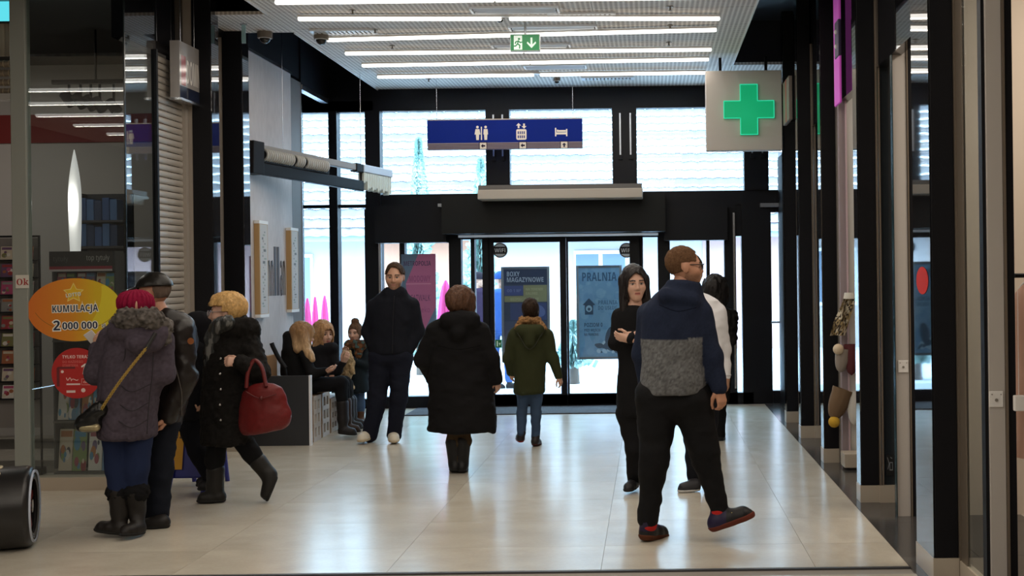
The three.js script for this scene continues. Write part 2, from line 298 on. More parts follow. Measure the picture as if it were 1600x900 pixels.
// ---------- right side: shop fronts between black pillars ----------
const right = setting('wall_right');
{
  const pillars = [[6.07, 0.39], [8.17, 0.15], [9.9, 0.15], [11.4, 0.15], [12.6, 0.15]], X0 = 1.48, X1 = 1.61;
  for (const [d, l] of pillars) {
    box('pillar', X0 + 0.008, X1, 0.12, 4.5, -d, -d - l, black, right, 0.004); box('glass_cladding', X0, X0 + 0.0075, 0.12, 4.5, -d - 0.002, -d - l, blackGloss, right);
    box('plinth', X0 - 0.004, X1 + 0.002, 0, 0.12, -d + 0.004, -d - l - 0.004, beigeStone, right);
  }
  // glossy fascia above the openings
  for (const [a, b] of [[8.17, 6.46], [9.9, 8.32], [11.4, 10.05], [12.6, 11.55], [14.4, 12.75]]) box('fascia', 1.625, 1.70, 3.08, 4.5, -a, -b, blackGloss, right);
  box('fascia', 1.625, 1.70, 3.86, 4.5, -6.07, 6, black, right);
  // end wall piece beside the front
  box('wall_panel', 1.62, 1.70, 0, 3.08, -12.75, -D + 0.02, black, right);
  // pieces facing the viewer behind each pillar
  const jamb = (d, x0, x1, m, n = 'jamb') => box(n, x0, x1, 0, 3.9, -d, -d - 0.05, m, right);
  // behind the second pillar
  box('frame_profile', 1.612, 1.626, 0.12, 3.9, -8.16, -8.2, bronze, right); box('frame_profile', 1.632, 1.645, 0.12, 3.9, -8.16, -8.2, bronze, right);
  box('dark_glass', 1.645, 1.735, 0.12, 3.9, -8.18, -8.2, M(lin(0.02, 0.025, 0.03), 0.05), right);
  box('plinth', 1.612, 1.735, 0, 0.12, -8.15, -8.22, beigeStone, right);
  box('frame_profile', 1.626, 1.631, 0, 3.9, -7.66, -7.72, M(lin(0.01, 0.03, 0.035), 0.2), right);
  const jp = jamb(7.69, 1.633, 1.725, greyPanel); box('frame_profile', 1.728, 1.738, 0, 3.9, -7.68, -7.72, bronze, right); box('frame_profile', 1.742, 1.80, 0, 3.9, -7.68, -7.72, black, right);
  // beside the nearest pillar
  for (const x of [1.612, 1.632]) box('frame_profile', x, x + 0.014, 0, 3.9, -6.05, -6.09, bronze, right);
  box('frame_profile', 1.618, 1.634, 0, 3.9, -5.93, -6.04, bronze, right);
  box('glass_panel', 1.622, 1.632, 0.11, 3.9, -5.6, -5.93, clear, right);
  box('plinth', 1.612, 1.65, 0, 0.11, -5.58, -6.05, beigeStone, right);
  box('frame_profile', 1.60, 1.615, 0, 3.9, -5.52, -5.58, black, right);
  jamb(5.5, 1.617, 1.69, greyPanel);
  box('frame_profile', 1.692, 1.704, 0, 3.9, -5.49, -5.54, bronze, right); box('frame_profile', 1.707, 1.742, 0, 3.9, -5.5, -5.55, black, right);
  // behind the fourth and third pillars
  for (const [d, x] of [[11.4, 1.612], [11.4, 1.64], [12.6, 1.612]]) box('frame_profile', x, x + 0.02, 0.12, 3.9, -d, -d - 0.04, bronze, right);
  box('dark_glass', 1.66, 1.75, 0.12, 3.9, -11.42, -11.44, M(lin(0.02, 0.025, 0.03), 0.05), right); box('plinth', 1.612, 1.75, 0, 0.12, -11.39, -11.45, beigeStone, right);
  // shop back walls and dividers
  const cream = M(lin(0.62, 0.54, 0.45), 0.8), mauve = M(lin(0.30, 0.25, 0.27), 0.7);
  box('shop_wall', 4.5, 4.65, 0, 4.5, 6.5, -D - 0.1, cream, right);
  box('shop_wall', 1.80, 4.5, 0, 4.5, -7.7, -7.76, cream, right);
  box('shop_wall', 1.60, 4.5, 0, 4.5, -9.92, -9.98, greyPanel, right);
  box('shop_wall', 1.75, 4.5, 0, 4.5, -11.42, -11.5, greyPanel, right); box('shop_wall', 1.7, 4.5, 0, 4.5, -12.7, -12.78, greyPanel, right);
  box('display_post', 1.612, 1.675, 0, 3.9, -9.72, -9.8, mauve, right); box('display_post', 1.662, 1.675, 0, 3.9, -9.70, -9.72, M(lin(0.55, 0.42, 0.47), 0.5), right);
  box('display_panel', 1.68, 2.1, 0, 3.9, -9.74, -9.8, M(lin(0.62, 0.62, 0.6), 0.5), right);
  box('display_base', 1.59, 2.1, 0.02, 0.135, -9.5, -9.7, beigeStone, right, 0.004);
  // wall behind the viewer and outer side
  const wb = setting('wall_back'); box('back_wall', -9.5, 4.65, 0, 4.6, 6, 6.3, M(lin(0.10, 0.095, 0.09), 0.6), wb);
}
// shop ceiling spots for the clothes shop at the right
{
  const gm = new THREE.MeshStandardMaterial({ color: 0xffffff, emissive: new THREE.Color(1, 0.9, 0.78), emissiveIntensity: 1.6 });
  const t = thing('shop_ceiling_light', 'square lit panel in the ceiling of the clothes shop at the right', 'lamp', [3, 3.9, -6.4]);
  mesh('diffuser', new THREE.BoxGeometry(0.6, 0.03, 0.6), gm, t); mesh('frame', new THREE.BoxGeometry(0.66, 0.02, 0.66), white, t, [0, 0.026, 0]);
  const l = new THREE.RectAreaLight(new THREE.Color(1, 0.86, 0.72), 46, 0.58, 0.58); l.rotation.x = -Math.PI / 2; l.position.y = -0.02; t.add(l);
  const t2 = thing('shop_ceiling_light', 'square lit panel in the ceiling of the hat shop at the right', 'lamp', [2.6, 3.9, -9.1]);
  mesh('diffuser', new THREE.BoxGeometry(0.6, 0.03, 0.6), gm, t2); mesh('frame', new THREE.BoxGeometry(0.66, 0.02, 0.66), white, t2, [0, 0.026, 0]);
  const l2 = l.clone(); l2.intensity = 14; t2.add(l2);
}
{ // switch plates on the jambs
  const plate = (a, b, c, e, d, label) => {
    const p = at((a + b) / 2, (c + e) / 2, d), t = thing('wall_switch_plate', label, 'switch'); t.position.copy(p);
    const w = (b - a) * d / F, h = (e - c) * d / F;
    mesh('plate', new RoundedBoxGeometry(w, h, 0.008, 2, 0.003), white, t, [0, 0, 0.004]); mesh('keyhole', new THREE.CylinderGeometry(0.008, 0.008, 0.006, 12).rotateX(Math.PI / 2), M(lin(0.2, 0.18, 0.15), 0.5), t, [0, -0.004, 0.009]);
    for (const s of [-1, 1]) mesh('screw', new THREE.CylinderGeometry(0.003, 0.003, 0.004, 8).rotateX(Math.PI / 2), chrome, t, [s * w * 0.32, h * 0.3, 0.009]);
  };
  plate(1545, 1567, 611, 636, 5.5, 'white key switch plate on the jamb beside the peach clothes');
  plate(1403, 1419, 563, 582, 7.69, 'white key switch plate on the grey jamb left of the red sticker');
}
{ // red oval sticker on the glossy pillar side
  const g = new THREE.CircleGeometry(1, 40); g.scale(0.135, 0.075, 1); g.rotateY(-Math.PI / 2);
  tag(mesh('red_oval_sticker', g, M(lin(0.55, 0.025, 0.012), 0.6, { specularIntensity: 0.15 }), scene, [1.478, 1.583, -6.25]), 'red oval sticker on the glossy side of the nearest black pillar', 'sticker');
}
{ // white marks on the low dark glass
  const tx = canvasTex(128, 160, (g, w, h) => { g.fillStyle = '#14171a'; g.fillRect(0, 0, w, h); g.strokeStyle = '#8b9096'; g.lineWidth = 7; g.strokeRect(60, 60, 44, 56); g.beginPath(); g.moveTo(20, 20); g.lineTo(50, 70); g.lineTo(26, 110); g.moveTo(70, 20); g.lineTo(100, 30); g.stroke(); });
  const p = at(1391, 727, 8.17); tag(mesh('floor_sticker', new THREE.PlaneGeometry(0.055, 0.15), M(0xffffff, 0.4, { map: tx }), scene, [p.x, p.y, -8.175]), 'small white outline marks low on the dark glass behind the pillar', 'sticker');
}
{ // pink banner in the hat shop
  const x = 1.575; const tx = canvasTex(256, 512, (g, w, h) => { g.fillStyle = '#d24fc8'; g.fillRect(0, 0, w, h); });
  const t = thing('pink_banner', 'tall magenta banner hanging edge-on above the hat display', 'banner', [x, 3.1, -9.52]);
  mesh('cloth', new RoundedBoxGeometry(0.02, 1.3, 0.27, 2, 0.008), M(0xffffff, 0.6, { map: tx, emissive: lin(0.5, 0.08, 0.45), emissiveIntensity: 0.2 }), t, [0, 0.57, 0]);
  mesh('badge', new RoundedBoxGeometry(0.026, 0.3, 0.18, 2, 0.008), M(lin(0.05, 0.03, 0.09), 0.5), t, [-0.004, 0.45, 0.05]);
  for (const y of [0.39, 0.51]) mesh('badge_stud', new THREE.SphereGeometry(0.02, 10, 8), white, t, [-0.016, y, 0.05]);
}
{ // pharmacy cross sign
  const d = 12.55, a = at(1103, 172, d), b = at(1222, 172, d), y0 = AY(1162, 235, d), y1 = AY(1162, 110, d), cx = (a.x + b.x) / 2, cy = AY(1170, 171.5, d);
  const t = thing('pharmacy_cross_sign', 'square grey sign with a green cross hanging from the right wall', 'sign', [cx, y0, -d]);
  box('panel', a.x, b.x, y0, y1, -d, -d - 0.14, M(lin(0.56, 0.51, 0.475), 0.6), t, 0.008);
  const s = 0.181, k = 0.545 / 2, sh = new THREE.Shape(), w = s / 2 * 1.03;
  [[-w, k], [w, k], [w, w], [k, w], [k, -w], [w, -w], [w, -k], [-w, -k], [-w, -w], [-k, -w], [-k, w], [-w, w]].forEach(([x, y], i) => (i ? sh.lineTo(x, y) : sh.moveTo(x, y)));
  const g = new THREE.ExtrudeGeometry(sh, { depth: 0.02, bevelEnabled: true, bevelSize: 0.004, bevelThickness: 0.004, bevelSegments: 2 });
  const cp = at(1170, 171.5, d);
  mesh('cross', g, M(lin(0.0, 0.30, 0.13), 0.4, { emissive: lin(0, 0.30, 0.12), emissiveIntensity: 0.75 }), t, [cp.x - cx, cy - y0, 0.002]);
  // the lit rim of the cross
  const rim = []; const pts = sh.getPoints(); for (let i = 0; i < pts.length; i++) { const p = pts[i], q = pts[(i + 1) % pts.length]; rim.push(rod(new THREE.Vector3(p.x, p.y, 0), new THREE.Vector3(q.x, q.y, 0), 0.005, 0.005, 6)); }
  mesh('rim', mergeGeometries(rim), M(lin(0.02, 0.5, 0.3), 0.4, { emissive: lin(0.02, 0.55, 0.32), emissiveIntensity: 0.9 }), t, [cp.x - cx, cy - y0, 0.028]);
  const pl = new THREE.PointLight(new THREE.Color(0.05, 1, 0.5), 0.03); pl.position.set(cp.x - cx, cy - y0, 0.4); t.add(pl);
  for (const x of [-0.25, 0.25]) mesh('bracket', new THREE.BoxGeometry(0.03, 4.0 - y1 + 0.02, 0.03), black, t, [x, (4.0 - y1) / 2 + y1 - y0, -0.07]);
}
{ // small blade sign with a red stripe
  const t = thing('blade_sign', 'small beige sign with a red stripe between the far pillars', 'sign', [1.46, 3.2, -12.0]);
  mesh('panel', new RoundedBoxGeometry(0.04, 0.45, 0.5, 2, 0.008), M(lin(0.2, 0.17, 0.145), 0.5), t, [0, 0.225, 0]); mesh('stripe', new THREE.BoxGeometry(0.044, 0.44, 0.05), M(lin(0.5, 0.05, 0.03), 0.5), t, [0, 0.225, 0.02]);
  mesh('arm', new THREE.BoxGeometry(0.18, 0.03, 0.03), black, t, [0.09, 0.02, 0]);
}

// ---------- left side ----------
const left = setting('wall_left');
{
  // pillars
  for (const [d, x0] of [[10.18, -4.12], [10.96, -4.12]]) {
    const w = d < 10.5 ? 0.175 : 0.195;
    box('pillar', -3.85 - w, -3.858, 0.1, 4.5, -d, -d - 0.17, black, left, 0.004); box('glass_cladding', -3.8575, -3.85, 0.1, 4.5, -d - 0.002, -d - 0.17, blackGloss, left);
    box('jamb', x0, -3.85 - w - 0.001, 0.1, 4.5, -d - 0.01, -d - 0.15, M(lin(0.36, 0.31, 0.26), 0.5), left);
    box('plinth', x0 - 0.005, -3.845, 0, 0.1, -d + 0.004, -d - 0.175, beigeStone, left);
  }
  // light panel wall with the lettering
  const pl = dataTex(128, (u, v) => { const t = 180 + n3(u * 7, v * 2, 4) * 7 + n3(u * 60, v * 60, 4) * 5; return [t + 4, t - 2, t - 4]; });
  const wallM = M(0xffffff, 0.7, { map: pl });
  box('light_wall', -4.14, -4.0, 0, 3.945, -11.13, -12.92, wallM, left); box('rail', -4.01, -3.985, 3.93, 3.96, -11.13, -12.92, chrome, left);
  box('light_wall_upper', -4.14, -4.02, 3.945, 4.5, -10.2, -13.3, black, left);
  box('wall_end', -4.14, -4.0, 0, 3.9, -12.925, -13.3, M(lin(0.14, 0.125, 0.115), 0.6), left); box('metal_edge', -4.0, -3.992, 0, 3.9, -13.28, -13.3, chrome, left);
  box('niche_wall', -4.75, -4.62, 0, 4.6, -13.0, -D - 0.1, black, left); box('niche_back', -4.75, -4.1, 0, 4.6, -13.18, -13.29, black, left);
  box('blind_cassette', -4.06, -3.98, 3.82, 3.88, -13.3, -D + 0.06, chrome, left);
  box('bulkhead', -4.14, -4.0, 3.88, 4.5, -13.3, -D, black, left);
  // behind: closing wall of the corridor's left side
  box('closing_wall', -4.3, -4.14, 0, 4.6, -10.3, -13.1, black, left);
  box('fascia', -4.2, -4.1, 3.55, 4.5, -9.04, -10.18, blackGloss, left);
  box('shop_end_wall', -9.5, -4.14, 0, 4.6, -12.3, -12.4, greyPanel, left);
  box('far_left_wall', -9.6, -9.5, 0, 4.6, 6.3, -12.4, M(lin(0.2, 0.19, 0.18), 0.7), left);
  box('side_fill', -9.5, -7.4, 0, 4.6, -8.9, -9.1, black, left);
}
{ // roller shutter: slats, one by one
  const t = thing('roller_shutter', 'grey slatted roller shutter beside the first black pillar', 'shutter', [-4.1, 0, -9.85]);
  const m = M(lin(0.46, 0.42, 0.37), 0.35, { metalness: 0.3 }), g = new THREE.CylinderGeometry(0.026, 0.026, 0.52, 10, 1); g.rotateX(Math.PI / 2); g.scale(0.5, 1, 1);
  for (let i = 0; i < 62; i++) mesh('slat', g, m, t, [0, 0.05 + i * 0.0565, -0.03]);
  box('guide_rail', -4.12, -4.06, 0, 3.56, -10.12, -10.18, M(lin(0.34, 0.3, 0.26), 0.4), t); box('guide_rail', -4.12, -4.075, 0, 3.56, -9.57, -9.6, frameMetal, t);
}
{ // shop front at the left: glass corner
  const sf = setting('window_1'), z = -9.04, post = M(lin(0.27, 0.28, 0.25), 0.4);
  box('plinth', -4.88, -4.10, 0, 0.1, z + 0.02, z - 0.1, M(lin(0.42, 0.35, 0.27), 0.5), sf); box('plinth', -4.16, -4.08, 0, 0.1, z, -9.6, M(lin(0.42, 0.35, 0.27), 0.5), sf);
  box('post', -4.985, -4.865, 0, 4.0, z + 0.03, z - 0.05, post, sf, 0.006);
  glassPane('pane', -4.865, -4.105, 0.1, 4.0, z, gloss, sf);
  box('glass_edge', -4.108, -4.098, 0.1, 4.0, z + 0.008, z - 0.008, M(lin(0.005, 0.01, 0.01), 0.2), sf);
  box('pane', -4.108, -4.098, 0.1, 3.6, z - 0.01, -9.57, gloss, sf);
  box('lintel', -9.5, -4.1, 4.0, 4.55, z + 0.05, z - 0.1, black, sf);
  box('shop_floor', -9.5, -4.13, -0.012, 0.0, z - 0.05, -12.3, M(lin(0.28, 0.26, 0.24), 0.3), sf);
  box('shop_ceiling', -9.5, -4.13, 3.95, 4.0, z - 0.1, -12.3, M(lin(0.03, 0.03, 0.028), 0.7), sf);
  box('red_band', -9.5, -4.14, 3.12, 3.42, -12.28, -12.3, M(lin(0.19, 0.011, 0.008), 0.6), sf);
  // a lamp panel inside the shop
  const gm = new THREE.MeshStandardMaterial({ color: 0xffffff, emissive: new THREE.Color(1, 0.93, 0.85), emissiveIntensity: 1.4 });
  const t = thing('shop_ceiling_light', 'lit square panel in the ceiling of the newspaper shop', 'lamp', [-6.6, 3.9, -10.4]);
  mesh('diffuser', new THREE.BoxGeometry(0.6, 0.03, 0.6), gm, t); mesh('frame', new THREE.BoxGeometry(0.66, 0.02, 0.66), white, t, [0, 0.026, 0]);
  const l = new THREE.RectAreaLight(new THREE.Color(1, 0.9, 0.8), 15, 0.58, 0.58); l.rotation.x = -Math.PI / 2; l.position.y = -0.02; t.add(l);
}
{ // spotlights on a track in the left shop
  const words = ['leftmost', 'second', 'third', 'fourth', 'rightmost'];
  const tr = thing('spotlight_track', 'black ceiling track above the spotlights in the left shop', 'track'); tr.position.copy(at(150, 128, 10.6));
  mesh('rail', new THREE.BoxGeometry(0.8, 0.04, 0.04), black, tr); mesh('stem', new THREE.CylinderGeometry(0.01, 0.01, 3.95 - tr.position.y, 8), black, tr, [0, (3.95 - tr.position.y) / 2, 0]);
  [108, 126, 142, 156, 178].forEach((x, i) => {
    const t = thing('track_spotlight', 'black track spotlight in the left shop, ' + words[i] + ' of five', 'spotlight', undefined, 'spotlights in the left shop'); t.position.copy(at(x, 138 + i * 3, 10.6));
    const can = new THREE.CylinderGeometry(0.045, 0.052, 0.13, 16); can.rotateZ(0.7); mesh('can', can, black, t, [0, -0.1, 0.02]); mesh('yoke', new THREE.BoxGeometry(0.015, 0.12 + i * 0.02, 0.02), black, t, [0, 0.01 + i * 0.01, 0]);
  });
}
const sticker = (name, label, w, h, tex, p, parent) => tag(mesh(name, new THREE.PlaneGeometry(w, h), M(0xffffff, 0.55, { map: tex }), parent || scene, p), label, 'sticker');
{ // oval lottery poster on the glass
  const W = 1024, H = 700, tx = canvasTex(W, H, (g) => {
    const gr = g.createLinearGradient(0, 0, W, 0); gr.addColorStop(0, '#d9701f'); gr.addColorStop(0.45, '#dd8d1c'); gr.addColorStop(0.72, '#d8b312'); gr.addColorStop(1, '#d9b80f'); g.fillStyle = gr; g.fillRect(0, 0, W, H);
    g.fillStyle = '#e0cc2a'; g.beginPath(); g.moveTo(800, 90); g.quadraticCurveTo(820, 330, 660, 520); g.lineTo(1024, 520); g.lineTo(1024, 0); g.fill();
    g.strokeStyle = '#8a5a1a'; g.lineWidth = 5; g.beginPath(); g.ellipse(520, 250, 470, 330, 0, 0.35, 2.75); g.stroke();
    const star = (cx, cy, r, c) => { g.fillStyle = c; g.beginPath(); for (let i = 0; i < 10; i++) { const a = -Math.PI / 2 + i * Math.PI / 5, q = i % 2 ? r * 0.5 : r; g.lineTo(cx + Math.cos(a) * q, cy + Math.sin(a) * q); } g.fill(); };
    star(500, 165, 118, '#f0d878'); star(500, 165, 98, '#e6b820');
    g.save(); g.translate(500, 185); g.rotate(-0.12); print(g, 'LOTTO', 0, 0, 56, '#5f6f78', 'sans-serif', true, 'center', 170); print(g, 'LOTTO', -3, -3, 56, '#e8ecdf', 'sans-serif', true, 'center', 170); g.restore();
    const out = (s, x, y, sz, wd) => { g.save(); g.translate(x, y); g.rotate(-0.02); g.font = 'bold ' + sz + 'px sans-serif'; g.textBaseline = 'middle'; g.lineWidth = sz * 0.16; g.strokeStyle = '#f2efe6'; g.strokeText(s, 0, 0, wd); g.fillStyle = '#16203c'; g.fillText(s, 0, 0, wd); g.restore(); };
    out('KUMULACJA', 262, 340, 104, 500); out('2', 272, 526, 150, 90); out('000 000', 372, 530, 108, 400); out('zł', 800, 530, 54, 60);
  });
  const d = 9.02, cx = AX(117, 484, d), cy = AY(117, 484, d), g = new THREE.CircleGeometry(1, 64); g.scale(0.372, 0.247, 1);
  const o = mesh('lottery_poster', g, M(0xffffff, 0.5, { map: tx }), scene, [cx, cy, -d]); tag(o, 'orange and yellow oval lottery poster on the left shop window', 'poster');
  const tx2 = canvasTex(512, 512, (g2) => {
    g2.fillStyle = '#b5221f'; g2.fillRect(0, 0, 512, 512); print(g2, 'TYLKO TERAZ', 110, 90, 44, '#e9d3cd', 'sans-serif', true, 'left', 290); print(g2, 'DO KAŻDEGO', 110, 140, 34, '#cf6a63', 'sans-serif', true, 'left', 230); print(g2, 'STARTERA', 110, 178, 34, '#cf6a63', 'sans-serif', true, 'left', 180);
    g2.save(); g2.transform(1, 0, -0.2, 1, 40, 0); print(g2, '10', 290, 215, 150, '#f0e6df', 'sans-serif', true, 'left'); g2.restore(); g2.fillStyle = '#6b1f22'; g2.fillRect(60, 190, 180, 22); g2.fillRect(52, 200, 30, 190);
    g2.fillStyle = '#e6cfc9'; g2.beginPath(); g2.arc(110, 240, 15, 0, 7); g2.fill(); g2.strokeStyle = '#ecd6d0'; g2.lineWidth = 7; g2.beginPath(); g2.moveTo(150, 300); g2.bezierCurveTo(170, 380, 180, 250, 200, 330); g2.bezierCurveTo(220, 290, 250, 350, 270, 320); g2.stroke();
    g2.lineWidth = 3; g2.strokeRect(305, 315, 180, 60); print(g2, 'darmowe', 320, 346, 30, '#e6bdb6', 'sans-serif', true, 'left', 150); g2.fillStyle = '#e6cfc9'; g2.fillRect(150, 360, 140, 16); g2.fillRect(150, 430, 90, 24); g2.beginPath(); g2.arc(320, 430, 22, 0, 7); g2.fill();
  });
  tag(mesh('round_red_poster', new THREE.CircleGeometry(0.198, 48), M(0xffffff, 0.5, { map: tx2 }), scene, at(120, 583, d)), 'round red poster on the left shop window below the oval one', 'poster');
  const tx3 = canvasTex(128, 128, (g3) => { g3.fillStyle = '#cfc9bf'; g3.fillRect(0, 0, 128, 128); print(g3, 'Ok', 64, 68, 84, '#9c1f22', 'serif', true, 'center'); });
  sticker('ok_sticker', 'small white square sticker on the grey window post', 0.104, 0.104, tx3, at(35, 440, 9.0));
}
{ // magazine rack inside the shop
  const d = 9.55, r = thing('magazine_rack', 'dark magazine rack with headed shelves behind the shop window', 'rack'); const p0 = at(140, 738, d); r.position.set(p0.x, 0, -d);
  const X = (x) => AX(x, 500, d), Y = (y) => AY(140, y, d);
  const hd = canvasTex(512, 150, (g) => { g.fillStyle = '#2b2627'; g.fillRect(0, 0, 512, 150); print(g, 'tytuły', 30, 56, 50, '#5d595a', 'sans-serif', false, 'left'); print(g, 'top tytuły', 300, 50, 52, '#a9a5a3', 'sans-serif', false, 'left', 190); g.fillStyle = '#8f2536'; g.fillRect(0, 112, 512, 22); g.fillStyle = '#b4aaa8'; g.fillRect(0, 134, 512, 16); });
  box('header_board', X(92), X(189), Y(424), Y(393), -d + 0.14, -d + 0.1, M(lin(0.02, 0.018, 0.02), 0.5), r); const h = mesh('header_print', new THREE.PlaneGeometry(X(189) - X(92), Y(393) - Y(424)), M(0xffffff, 0.6, { map: hd }), r); h.position.set((X(92) + X(189)) / 2 - p0.x, (Y(393) + Y(424)) / 2, 0.142);
  box('back_board', X(92), X(189), 0.12, Y(396), -d - 0.05, -d - 0.08, M(lin(0.06, 0.055, 0.055), 0.6), r); for (const x of [92, 188]) box('side_board', X(x), X(x) + 0.012, 0.1, Y(393), -d + 0.1, -d - 0.05, M(lin(0.05, 0.048, 0.05), 0.5), r);
  const shelves = [[462, 424], [530, 465], [655, 590], [734, 665]];
  shelves.forEach(([b]) => box('shelf', X(93), X(188), Y(b) - 0.015, Y(b), -d + 0.12, -d - 0.05, M(lin(0.10, 0.095, 0.09), 0.5), r));
  const cols = ['#9b4a58', '#5a7f9e', '#c9b9a4', '#3b3a44', '#a86a3d', '#7e8f5a', '#8a2f3a', '#4b86a6', '#d0c8c0', '#6a5878'], cw = ['dull pink', 'steel blue', 'cream', 'charcoal', 'rust', 'olive', 'dark red', 'bright blue', 'off-white', 'violet'];
  const rows = ['top', 'second', 'third', 'bottom'];
  shelves.forEach(([b, t], s) => { const n = s === 0 ? 6 : s === 3 ? 4 : 5; for (let i = 0; i < n; i++) {
    const ci = (i * 3 + s * 4) % 10, w = (X(187) - X(95)) / n, x = X(95) + (i + 0.5) * w, hh = (Y(t) - Y(b)) * 0.93;
    const tex = canvasTex(64, 90, (g) => { g.fillStyle = cols[ci]; g.fillRect(0, 0, 64, 90); g.fillStyle = cols[(ci + 2) % 10]; g.fillRect(5, 4, 54, 13); for (let k = 0; k < 9; k++) { g.fillStyle = cols[(ci + k * 3 + 1) % 10]; g.beginPath(); g.arc(10 + rnd() * 44, 28 + rnd() * 52, 4 + rnd() * 12, 0, 7); g.fill(); } });
    const m = mesh('magazine', new THREE.BoxGeometry(w * 0.9, hh, 0.012), M(0xffffff, 0.4, { map: tex }), scene, [x, Y(b) + hh / 2 + 0.006, -d + 0.055 + (i % 2) * 0.016]); m.rotation.x = -0.12;
    tag(m, `${cw[ci]} magazine on the ${rows[s]} shelf of the rack, number ${i + 1} from its left`.replace(/number (\d) from its left/, (q, k) => ['first', 'second', 'third', 'fourth', 'fifth', 'sixth'][k - 1] + ' from the left'), 'magazine', 'magazines on the rack');
  } });
}
{ // greeting cards on a wire rack at the far left
  const d = 9.75, r = thing('card_rack', 'black wire rack of greeting cards at the left picture edge', 'rack'); r.position.set(AX(18, 740, d), 0, -d);
  const X = (x) => AX(x, 500, d), Y = (y) => AY(20, y, d);
  box('top_bar', X(-70), X(60), Y(371), Y(368), -d, -d - 0.015, black, r); for (const x of [-70, 24, 60]) box('upright', X(x), X(x) + 0.012, 0, Y(368), -d - 0.01, -d - 0.025, black, r); box('backing', X(-70), X(60), 0.4, Y(372), -d - 0.03, -d - 0.04, M(lin(0.20, 0.18, 0.17), 0.8), r);
  box('base', X(-70), X(60), 0, 0.06, -d + 0.1, -d - 0.1, black, r);
  const cols = [['red', '#8e2327'], ['pink', '#a33a63'], ['cream', '#b9ab97'], ['olive', '#6d6a3a'], ['grey', '#7b7977'], ['violet', '#5d3d5f'], ['white', '#c6bfb8'], ['rust', '#93522c']];
  const ords = ['first', 'second', 'third', 'fourth', 'fifth', 'sixth', 'seventh', 'eighth', 'ninth', 'tenth'];
  const spots = [-34, -11, 15, 47]; const wc = ['outermost left', 'second left', 'middle', 'right'];
  for (let rI = 0; rI < 9; rI++) { box('wire_shelf', X(-70), X(60), Y(408 + rI * 27), Y(407 + rI * 27) + 0.003, -d + 0.06, -d - 0.02, black, r); spots.forEach((sx, c) => {
    const k = (rI * 3 + c * 5 + (rI >> 1)) % 8, tex = canvasTex(48, 64, (g) => { g.fillStyle = cols[k][1]; g.fillRect(0, 0, 48, 64); g.fillStyle = cols[(k + 3) % 8][1]; g.fillRect(4, 4, 40, 12); for (let q = 0; q < 5; q++) { g.fillStyle = cols[(k + q) % 8][1]; g.beginPath(); g.arc(8 + rnd() * 32, 26 + rnd() * 30, 4 + rnd() * 7, 0, 7); g.fill(); } });
    const h = 0.112, m = mesh('greeting_card', new THREE.BoxGeometry(0.10, h, 0.006), M(0xffffff, 0.5, { map: tex }), scene, [X(sx), Y(407 + rI * 27) + h / 2 + 0.006, -d + 0.03]); m.rotation.x = -0.15;
    tag(m, `${cols[k][0]} greeting card, ${ords[rI]} row from the top, ${wc[c]} column of the card rack`, 'card', 'greeting cards on the rack');
  }); }
}
